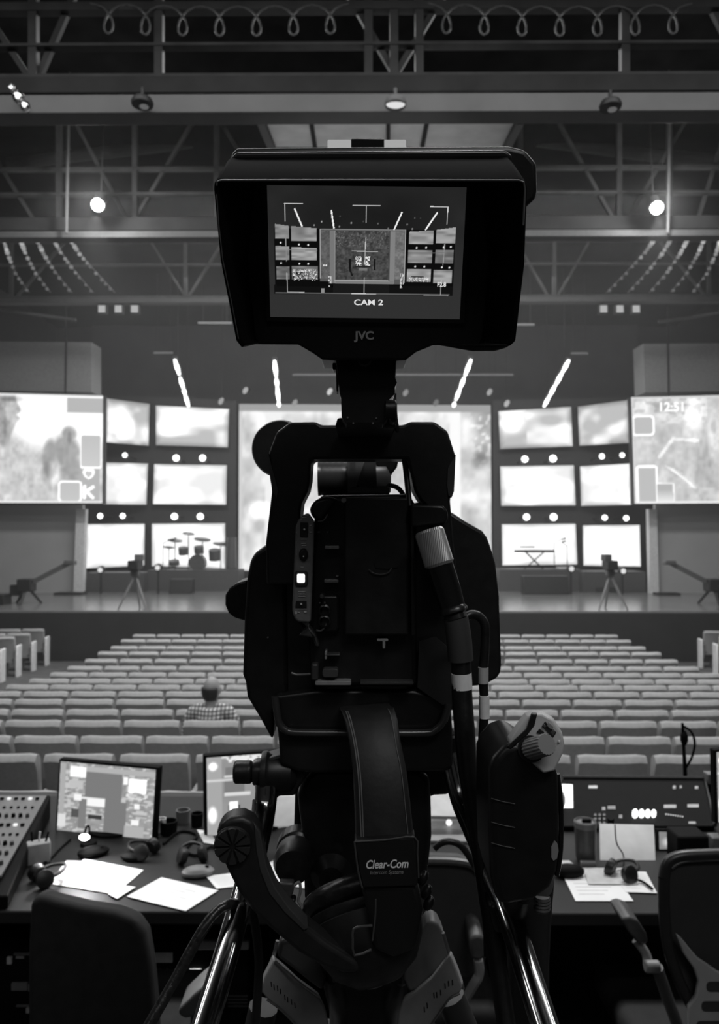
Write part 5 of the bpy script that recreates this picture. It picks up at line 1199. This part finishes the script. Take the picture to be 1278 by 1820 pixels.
# ------------------------------------------------------------------ VIEWFINDER
V = Fr(650, 446, .60, pitch=17)
t = thing('viewfinder', 'black camera viewfinder monitor with hood showing the stage picture', 'monitor', P(645, 755, .68)); VF = t
RH = [(412, 268), (422, 262), (560, 261), (905, 259), (935, 266), (955, 290), (957, 340), (952, 356), (936, 366), (926, 400), (921, 480), (917, 596), (906, 618), (880, 625), (840, 625), (768, 612), (540, 612), (440, 600), (408, 330), (408, 282)]
build(MB().slab(V, RH, -.045, -.012), 'rear_housing', BLK, t, bevel=.004, seg=3)
fp = [(420, 300), (905, 298), (918, 330), (920, 480), (908, 606), (900, 614), (770, 614), (740, 626), (722, 640), (573, 640), (556, 628), (530, 613), (432, 612), (405, 480), (402, 330)]
build(MB().slab(V, fp, -.014, 0), 'bezel', BLKM, t, bevel=.002)
# hood: outer rim at the front, tapering back to the bezel
O1 = [(430, 618), (420, 605), (392, 462), (380, 335), (381, 324), (388, 318), (924, 318), (934, 322), (937, 334), (932, 470), (916, 606), (905, 616)]
I1 = [(437, 612), (428, 600), (400, 462), (388, 338), (389, 329), (396, 324), (918, 324), (926, 328), (929, 337), (924, 470), (908, 602), (899, 610)]
O2 = [(437, 616), (430, 600), (408, 462), (400, 310), (404, 286), (414, 277), (898, 274), (912, 290), (922, 320), (918, 470), (906, 602), (900, 614)]
I2 = [(462, 610), (455, 600), (440, 470), (452, 340), (453, 327), (460, 321), (845, 321), (852, 325), (856, 340), (868, 470), (856, 600), (850, 610)]
build(MB().strip(V.loop(O1, .062), V.loop(I1, .062), V.loop(O2, -.004), V.loop(I2, .003)), 'hood', mat('hood_black', .004, .85, var=.2, scale=50, bump=.1, spec=.02), t, bevel=.0012)
EDG = mat('hood_highlight_grey', .09, .35)  # paler grey for thin tubes that paint the hood's highlight lines
build(MB().tube([V.pt(x, y, .0625) for x, y in ((385, 330), (386, 323), (393, 320.5), (650, 320), (922, 320.5), (931, 324), (933, 336), (930, 400))], .0007, 6), 'hood_highlight', EDG, t)
build(MB().tube([V.pt(x, y, .0625) for x, y in ((385, 345), (389, 400), (396, 462), (410, 530), (424, 602))], .0004, 6), 'hood_highlight', EDG, t)
build(MB().tube([V.pt(x, y, .0) for x, y in ((408, 286), (416, 279), (650, 277), (898, 275))], .0005, 6), 'hood_highlight', EDG, t)
build(MB().slab(V, [(410, 279), (420, 270), (898, 266), (912, 277), (906, 288), (414, 290)], -.012, .001), 'hood_latch_ridge', BLK2, t, bevel=.002)
for x, y in ((928, 440), (922, 490), (918, 555)): build(MB().slab(V, circ(x, y, 4, 12), -.03, .01), 'hinge_screw', BLK2, t, bevel=.0006)
# tally lamp bar on top
for x0, x1, mt, nm in ((582, 624, emis('tally_white', .38), 'tally_lens'), (683, 722, MATS['tally_white'], 'tally_lens'), (624, 683, BLK2, 'tally_housing')):
    build(MB().slab(V, [(x0, 248 - (2 if nm == 'tally_housing' else 0)), (x1, 248 - (2 if nm == 'tally_housing' else 0)), (x1, 263), (x0, 263)], -.05, -.035), nm, mt, t, bevel=.001)
# neck
f6 = Fr(648, 690, .655)
build(MB().slab(f6, [(572, 622), (723, 622), (723, 640), (704, 641), (703, 672), (706, 680), (702, 688), (702, 700), (690, 712), (690, 742), (682, 752), (614, 752), (607, 740), (606, 702), (604, 701), (599, 660), (598, 641), (572, 639)], -.04, 0), 'neck', BLK2, t, bevel=.002)
build(MB().slab(f6, rrpoly(591, 645, 598, 657, 2), -.02, -.005), 'neck_pin', BLK2, t); build(MB().slab(f6, [(597, 655), (601, 655), (601, 696), (598, 696)], -.02, -.005), 'neck_lever', BLK2, t)
build(MB().lathe([(0, .0), (13 * .65 / F, 0), (13 * .65 / F, .004), (10 * .65 / F, .005), (0, .003)], f6.pt(648, 640), f6.N, 24), 'pivot_cap', mat('cap_grey', .05, .5), t)
build(MB().lathe([(0, 0), (17 * .65 / F, 0), (17 * .65 / F, .010), (0, .010)], P(684, 728, .65), RT, 20), 'neck_knob', RUB, t, bevel=.0008)
build(MB().slab(f6, rrpoly(694, 712, 706, 750, 5), -.02, .003), 'neck_clamp', BLK2, t, bevel=.001)
for x, y in ((618, 742), (669, 743), (628, 752), (663, 752)): build(MB().slab(f6, circ(x, y, 1.7, 10), 0, .0015), 'screw', STEEL, t)
build(MB().slab(Fr(645, 752, .70), [(600, 742), (700, 742), (705, 760), (595, 760)], -.12, 0), 'mount_foot', BLK2, t, bevel=.002)
# the picture on the viewfinder (layout measured on a close-up of it)
def vf(u, v):
    X = 15 + 1228 * u; Y = 30 + 822 * v
    X = X + (v * (X - 620) * -.0) 
    g = .145 + .05 * v + .02 * (noise(u * 9, v * 9) - .5) - .04 * blob(X, Y, 620, 300, 420, 230, .5)
    g = put(g, Y > 705, .19 + 0 * X)
    def r(x0, y0, x1, y1, val): 
        nonlocal g; g = put(g, rect(X, Y, x0, y0, x1, y1), val)
    def q(x0, y0, x1, y1, dl, dr, base):       # panel whose top slants
        nonlocal g
        yy = y0 + dl + (dr - dl) * (X - x0) / (x1 - x0)
        n = noise(X / 55 + x0, Y / 16 + y0); g = put(g, (X > x0) & (X < x1) & (Y > yy) & (Y < y1), base + .22 * (n - .4) )
    r(50, 290, 1190, 700, .05)
    r(45, 640, 1190, 700, .07)
    q(57, 262, 143, 352, 0, 12, .50); q(160, 275, 318, 366, 0, 12, .52); q(57, 398, 143, 483, 0, 3, .50); q(160, 405, 318, 485, 0, 3, .56); q(62, 525, 143, 605, 0, 0, .42); q(160, 522, 325, 605, 0, 0, .40)
    q(898, 300, 1052, 378, 2, -8, .58); q(1070, 285, 1188, 368, 3, -14, .55); q(895, 415, 1048, 495, 0, 0, .50); q(1068, 410, 1182, 495, 3, 0, .44); q(893, 535, 1045, 612, 0, 0, .58); q(1062, 538, 1180, 620, 0, 0, .54)
    tex = noise(X / 9, Y / 9) * .5 + noise(X / 22, Y / 22) * .5
    r(340, 292, 876, 632, .34); g = np.where(rect(X, Y, 345, 296, 400, 600), .36 + .16 * (tex - .5), g)
    r(400, 300, 434, 628, .46); r(781, 300, 812, 628, .50); r(434, 610, 810, 632, .48)
    g = np.where(rect(X, Y, 436, 300, 780, 610), .27 + .22 * (tex - .5) + .12 * (noise(X / 6, Y / 6) > .72) * (Y < 400), g)
    g = np.where(rect(X, Y, 812, 296, 872, 600), .42 + .22 * (tex - .5), g)
    r(338, 290, 343, 600, .75); r(873, 290, 878, 620, .75); r(340, 289, 876, 294, .6); r(432, 300, 436, 628, .6); r(430, 608, 780, 612, .62); r(776, 300, 780, 610, .3)
    r(522, 475, 535, 548, .08); r(680, 472, 692, 545, .08); g = put(g, seg(X, Y, 528, 540, 542, 575, 6), .1)
    for cx in (582, 640):
        g = np.where((noise(X / 5, Y / 6) > .55) & (np.abs(X - cx) < 18) & (Y > 455) & (Y < 520), .9, g)
    r(560, 515, 660, 528, .15); r(585, 530, 640, 546, .45)
    g = np.where((noise(X / 5, Y / 5) > .62) & rect(X, Y, 165, 545, 325, 612), .85, g); g = np.where((noise(X / 6, Y / 6) < .3) & rect(X, Y, 165, 560, 325, 612), .1, g)
    g = np.where((noise(X / 5, Y / 5) > .6) & rect(X, Y, 905, 585, 1030, 612), .9, g); r(920, 580, 1000, 586, .1)
    g = np.where((noise(X / 4, Y / 12) > .55) & rect(X, Y, 392, 570, 412, 650), .8, g); g = np.where((noise(X / 4, Y / 12) > .5) & rect(X, Y, 852, 560, 874, 655), .8, g)
    r(345, 662, 365, 690, .55); r(52, 690, 1170, 697, .38); r(60, 618, 395, 650, .05); r(410, 640, 455, 656, .02); r(420, 634, 780, 690, .10)
    for a in ((183, 170, 227, 275), (411, 180, 426, 283), (849, 185, 804, 288), (1069, 184, 1001, 287)): g = put(g, seg(X, Y, *a, 4.5), .97)
    for (x, y) in ((92, 378), (207, 388), (265, 390), (92, 505), (208, 508), (264, 508), (948, 400), (1008, 398), (1118, 395), (1163, 392), (943, 517), (1001, 517), (1113, 520), (1160, 522), (363, 516), (378, 516)): g = np.maximum(g, .95 * blob(X, Y, x, y, 5.5, 6, .3))
    for (x, y, a) in ((303, 268, .6), (350, 246, .7), (461, 275, .6), (535, 252, .7), (465, 212, .3), (702, 254, .4), (766, 283, .5), (884, 257, .5), (917, 284, .6), (930, 217, .35), (610, 242, .3), (966, 218, .25)): g = np.maximum(g, a * blob(X, Y, x, y, 5, 6, .5))
    for a, val in (((120, 137, 232, 139), .85), ((122, 137, 122, 245), .85), ((545, 145, 712, 146), .85), ((628, 146, 628, 250), .85), ((1024, 147, 1136, 149), .85), ((1134, 149, 1132, 253), .85), ((123, 335, 127, 492), .55), ((140, 420, 320, 422), .5), ((543, 424, 702, 428), .7), ((627, 340, 622, 505), .75), ((1125, 360, 1119, 505), .6), ((1050, 430, 1120, 428), .45), ((127, 568, 130, 688), .7), ((130, 688, 235, 690), .7), ((621, 590, 620, 692), .75), ((540, 693, 697, 695), .8), ((1113, 600, 1111, 695), .7), ((1005, 697, 1160, 700), .5)):
        g = put(g, seg(X, Y, *a, 2.4), val)
    return g
cn = [V.pt(474.5, 329, .0035), V.pt(829.5, 333, .0035), V.pt(817, 567.5, .0035), V.pt(480.5, 563.5, .0035)]
canvas('display', cn, 355, 236, vf, screen_mat('viewfinder_picture', 1.0), t)
VW = emis('osd_white', .75)
text('lettering', 'CAM 2', VW, t, V, 655, 538, 9.5, .0042, bold=.02, xs=1.35, rot=-.3)
text('lettering', 'F2.8', VW, t, V, 785, 506, 7.5, .0042, bold=.03, xs=.9)
text('lettering', 'JVC', mat('logo_grey', .8, .5), t, V, 648, 597, 14, .0008, bold=.035, xs=1.1)
build(MB().strip(V.loop([(466, 322), (838, 326), (825, 575), (474, 571), (466, 322)], .003), V.loop([(475, 330), (829, 334), (816, 567), (481, 563), (475, 330)], .003), V.loop([(466, 322), (838, 326), (825, 575), (474, 571), (466, 322)], 0), V.loop([(475, 330), (829, 334), (816, 567), (481, 563), (475, 330)], 0)), 'screen_frame', BLKM, t)

# ------------------------------------------------------------------ HEADSET
t = thing('intercom_headset', 'black intercom headset hanging in front of the tripod head', 'headset', P(650, 1735, .74)); HS = t
rows_ = [((603, 1262), (693, 1254), .800), ((606, 1262), (700, 1258), .775), ((612, 1280), (706, 1278), .758), ((621, 1320), (712, 1318), .742), ((627, 1370), (722, 1366), .728), ((630, 1430), (729, 1424), .720), ((632, 1500), (736, 1490), .715)]
lp = []
for a, b_, d in rows_:
    A, B = P(a[0], a[1], d), P(b_[0], b_[1], d); dx = (B - A); nn = -FW
    l = [A, A + dx * .04 + nn * .006, A + dx * .12 + nn * .009, A + dx * .88 + nn * .009, A + dx * .96 + nn * .006, B, B - nn * .006 - dx * .06, A - nn * .006 + dx * .06]; lp.append(l)
lp.insert(0, [p + FW * .05 - UP * .005 for p in lp[0]])
build(MB().rings(lp), 'headband', mat('headband_vinyl', .018, .55, var=.2, scale=70, bump=.3), t, sharp=60)
for u in (.10, .14, .9):
    build(MB().tube([P(a[0] + (b_[0] - a[0]) * u, a[1] + (b_[1] - a[1]) * u, d) - FW * (.0093 if u > .11 else .0083) for a, b_, d in rows_], .0007 if u < .8 else .0004, 6, 4), 'stitching', mat('stitch_grey', .16, .6), t)
fl_ = Fr(690, 1535, .70)
build(MB().slab(fl_, [(630, 1494), (738, 1487), (744, 1560), (742, 1576), (644, 1579), (636, 1545)], -.02, 0), 'size_slider', mat('label_black', .012, .4), t, bevel=.002)
build(MB().tube([fl_.pt(x, y, .0) for x, y in ((630, 1496), (684, 1493), (737, 1488), (742, 1520), (744, 1560))], .0009, 6, 3), 'slider_edge', GREYD, t)
build(MB().tube([fl_.pt(x, y, .0) for x, y in ((630, 1496), (636, 1545), (644, 1578))], .0009, 6, 3), 'slider_edge', GREYD, t)
text('lettering', 'Clear-Com', mat('logo_white', .95, .5), t, fl_, 687.5, 1536.5, 15.0, .0006, shear=.25, bold=.02, rot=1.5, xs=.80)
text('lettering', 'Intercom Systems', mat('logo_dim', .3, .5), t, fl_, 687, 1550.5, 7, .0006, shear=.25, rot=1.5, xs=.85)
# earcup seen edge-on, pad up
ec = P(652, 1648, .765); ea = (UP * .80 - RT * .26 + FW * .68).normalized(); se_ = .74 / F
build(MB().lathe([(0, -95 * se_), (40 * se_, -90 * se_), (75 * se_, -68 * se_), (96 * se_, -35 * se_), (106 * se_, 0), (108 * se_, 10 * se_), (104 * se_, 13 * se_), (107 * se_, 17 * se_), (108 * se_, 28 * se_), (102 * se_, 32 * se_), (0, 33 * se_)], ec, ea, 56), 'earcup', BLK, t, sharp=50)
pad = [(0, 33 * se_)] + [(92 * se_ + 19 * se_ * math.cos(R(a)), 52 * se_ + 20 * se_ * math.sin(R(a))) for a in range(-80, 181, 20)] + [(66 * se_, 42 * se_), (0, 42 * se_)]
build(MB().lathe(pad, ec, ea, 56), 'ear_cushion', LEA, t, sharp=80)
build(MB().slab(fl_, [(640, 1572), (742, 1572), (752, 1620), (740, 1690), (700, 1706), (664, 1690), (656, 1640)], -.05, -.004), 'earcup_yoke', mat('yoke_black', .010, .45), t, bevel=.005)
br_ = Fr(645, 1670, .685)
build(MB().tube([br_.pt(x, y) for x, y in ((662, 1645), (640, 1647), (628, 1652), (627, 1670), (630, 1698), (660, 1688))], .0012, 8, 2), 'wire_hook', GREYD, t)
build(MB().tube([P(x, y, .69) for x, y in ((668, 1598), (667, 1630), (662, 1672))], .0008, 6, 3), 'yoke_edge', GREYD, t)
for i, (x, y) in enumerate(((752, 1560), (758, 1585), (762, 1605))):
    build(MB().ball(P(x, y, .735), (.005, .006, .008), 10, Matrix.Rotation(.5, 3, 'Y')), 'cushion_fold', LEA, t)
# boom arm with slotted disc
fm = Fr(470, 1560, .70, yaw=5)
ARM = [(386, 1505), (385, 1482), (393, 1464), (410, 1454), (432, 1452), (450, 1460), (463, 1480), (468, 1510), (474, 1542), (490, 1580), (515, 1615), (548, 1650), (580, 1675), (620, 1700), (640, 1712), (640, 1730), (612, 1732), (575, 1720), (530, 1694), (480, 1652), (445, 1618), (424, 1588), (404, 1548)]
build(MB().slab(fm, ARM, -.026, 0), 'microphone_boom', mat('boom_black', .016, .42, var=.2, scale=60), t, bevel=.005, seg=3)
build(MB().slab(fm, [(452, 1466), (462, 1480), (468, 1510), (474, 1542), (490, 1580), (515, 1615), (548, 1650), (540, 1655), (505, 1622), (478, 1588), (462, 1548), (455, 1512)], -.02, .0012), 'boom_edge', mat('boom_edge_grey', .05, .45), t, bevel=.001)
dc = fm.pt(414, 1500, .0); q = .7 / F
build(MB().lathe([(0, 0), (33 * q, 0), (33 * q, .002), (30 * q, .004), (0, .004)], dc, fm.N, 40), 'disc', BLKM, t)
for k in range(10):
    a0, a1 = R(36 * k + 6), R(36 * k + 32); U, Vv, N = fm.U, fm.V, fm.N
    sec = [(6, a0 + .2), (31, a0), (32, (a0 + a1) / 2), (31, a1), (6, a1 - .2)]
    build(MB().loft([dc + (U * math.cos(a) + Vv * math.sin(a)) * r_ * q + N * .003 for r_, a in sec], [dc + (U * math.cos(a) + Vv * math.sin(a)) * r_ * q + N * .0065 for r_, a in sec]), 'disc_segment', mat('disc_dark', .03, .4), t, bevel=.0006)
# small buckle seen left of the earcup
bk_ = Fr(510, 1590, .80)
t = thing('cable_clip', 'small black clip hanging between boom arm and headset', 'clip', bk_.pt(510, 1612))
build(MB().slab(bk_, [(495, 1570), (522, 1570), (521, 1588), (515, 1600), (502, 1600), (496, 1588)], -.012, 0), 'clip_body', GREYD, t, bevel=.002)
build(MB().slab(bk_, [(502, 1600), (524, 1598), (526, 1606), (512, 1612), (503, 1608)], -.012, 0), 'clip_tongue', BLK, t, bevel=.002)
build(MB().tube([bk_.pt(x, y, -.004) for x, y in ((522, 1575), (532, 1568), (534, 1585), (530, 1600), (536, 1612), (530, 1624))], .0016, 8, 4), 'clip_wire', GREYP, t)
build(MB().tube([bk_.pt(x, y, -.03) for x, y in ((509, 1572), (515, 1540), (530, 1520))], .002, 8, 4), 'clip_strap', RUB, t)
# left hanging cables
t = thing('looping_cable', 'thick glossy black cable arching down left from the pan bar', 'cable', P(250, 1860, .64))
build(MB().tube([P(430, 1606, .745), P(410, 1607, .71), P(388, 1618, .70), P(364, 1648, .69), P(336, 1696, .68), P(309, 1746, .67), P(262, 1828, .65), P(238, 1880, .64)], .005, 16, 6), 'sheath', mat('ribbed_cable', .02, .25, var=.4, scale=200, bump=.4), t)
t = thing('hanging_cable', 'thin black cable hanging down just right of the left pan bar', 'cable', P(452, 1840, .75))
build(MB().tube([P(440, 1590, .76), P(450, 1625, .76), P(458, 1680, .76), P(460, 1730, .76), P(452, 1850, .75)], .0045, 12, 5), 'sheath', RUB, t)

# ------------------------------------------------------------------ ZOOM CONTROL GRIP
zf_ = Fr(935, 1450, .63)
t = thing('zoom_control', 'tall black zoom grip with a pale control face and ribbed thumb knob', 'zoom controller', P(935, 1620, .65)); ZC = t
GB = [(870, 1368), (878, 1348), (896, 1328), (920, 1318), (985, 1362), (994, 1372), (996, 1420), (996, 1515), (992, 1550), (979, 1580), (950, 1602), (905, 1612), (885, 1608), (873, 1560), (870, 1480)]
build(MB().slab(zf_, GB, -.07, .006), 'grip_body', mat('grip_black', .010, .35, var=.3, scale=40), t, bevel=.008, seg=4)
build(MB().slab(zf_, [(902, 1325), (938, 1275), (948, 1269), (965, 1270), (985, 1280), (1001, 1305), (1005, 1322), (1002, 1342), (989, 1372), (966, 1377), (925, 1345)], -.014, .004), 'head_shell', mat('shell_grey', .5, .35), t, bevel=.005, seg=3)
hf = Fr(960, 1320, .622, pitch=-8, yaw=-14)
build(MB().slab(hf, [(946, 1269), (964, 1270), (983, 1280), (999, 1306), (1003, 1322), (1000, 1340), (986, 1370), (966, 1375), (917, 1331), (917, 1320), (930, 1307), (942, 1290)], -.02, .002), 'control_face', mat('zoom_face', .58, .4, var=.06, scale=100), t, bevel=.0015, label='pale grey control face')
build(MB().slab(hf, [(900, 1328), (935, 1296), (944, 1269), (955, 1269), (950, 1290), (938, 1306), (915, 1325), (908, 1332)], -.02, .0035), 'dark_trim', BLK, t, bevel=.001)
kb = hf.pt(944, 1331, .002); ka = hf.pt(972, 1323, .022); kx = (ka - kb).normalized(); kr = 19.5 * .61 / F; kl = (ka - kb).length
kn = MB(); x_ = kx.orthogonal().normalized(); y_ = kx.cross(x_); LL = []
for h, sc_ in ((0, 1.0), (kl * .92, .98), (kl, .92)):
    LL.append([kb + kx * h + (x_ * math.cos(2 * math.pi * k / 80) + y_ * math.sin(2 * math.pi * k / 80)) * kr * sc_ * (1 if (k // 2) % 2 else .945) for k in range(80)])
kn.rings(LL); build(kn, 'thumb_knob', mat('knob_grey', .3, .4, var=.08), t, sharp=25)
build(MB().lathe([(kr * 1.22, -.001), (kr * 1.22, .001), (0, .001)], kb, hf.N, 32), 'knob_well', BLKM, t)
def hs(poly, n, nm, mt): return build(MB().slab(hf, poly, .001, n), nm, mt, t, bevel=.0004)
hs([(969, 1282), (989, 1302), (983, 1312), (963, 1291)], .003, 'button_window', BLK2)
hs([(976, 1284), (984, 1292), (980, 1297), (972, 1290)], .006, 'rocker_button', mat('rocker', .25, .35)); hs([(982, 1296), (987, 1302), (983, 1308), (978, 1302)], .005, 'rocker_button', GREYD); hs([(966, 1286), (971, 1291), (968, 1294), (964, 1290)], .005, 'rocker_button', GREYD)
hs([(959, 1295), (968, 1302), (963, 1306), (953, 1303)], .003, 'slot_mark', BLKM); hs([(972, 1308), (980, 1314), (978, 1319), (970, 1312)], .003, 'slot_mark', BLKM)
hs(circ(994, 1318, 2, 12), .004, 'indicator_dot', MATS['switch_white'])
build(MB().slab(zf_, [(986, 1494), (991, 1500), (993, 1512), (990, 1526), (984, 1530), (980, 1524), (980, 1505)], .004, .0072), 'sticker', mat('sticker_grey', .28, .6), t)
for y in (1421, 1463, 1500): build(MB().tube([zf_.pt(x, yy, .0068) for x, yy in ((873, y - 2), (890, y + 3), (915, y + 8))], .0005, 6, 3), 'finger_ridge', mat('ridge_dark', .03, .4), t)
build(MB().tube([P(991, 1375, .632), P(997, 1430, .634), P(996.5, 1510, .634), P(990, 1556, .634)], .0022, 8, 4), 'side_seam', mat('glossy_black', .012, .15), t)
for k in range(4): build(MB().lathe([(14 * .64 / F, 0), (16 * .64 / F, .002), (14 * .64 / F, .004)], P(963, 1600 + 6 * k, .66), UP, 20), 'thread', GREYD, t)
build(MB().tube([P(935, 1560, .675), P(938, 1700, .74), P(944, 1860, .74)], [.025, .021, .018], 16, 3), 'support_arm', BLK, t)
build(MB().slab(Fr(890, 1640, .70), [(868, 1610), (940, 1600), (945, 1650), (930, 1668), (880, 1660)], -.03, 0), 'bar_clamp', BLK, t, bevel=.004)
build(MB().slab(Fr(870, 1330, .70), [(868, 1308), (890, 1322), (896, 1328), (885, 1352), (862, 1350), (857, 1325)], -.015, 0), 'rear_fin', BLKM, t, bevel=.003)
t = thing('arched_hose', 'short black arched hose in the gap between head and right bar', 'hose', P(800, 1520, 1.2))
build(MB().tube([P(772, 1508, 1.2), P(785, 1498, 1.2), P(803, 1496, 1.2), P(822, 1506, 1.2), P(845, 1540, 1.2)], .0055, 10, 5), 'sheath', RUB, t)
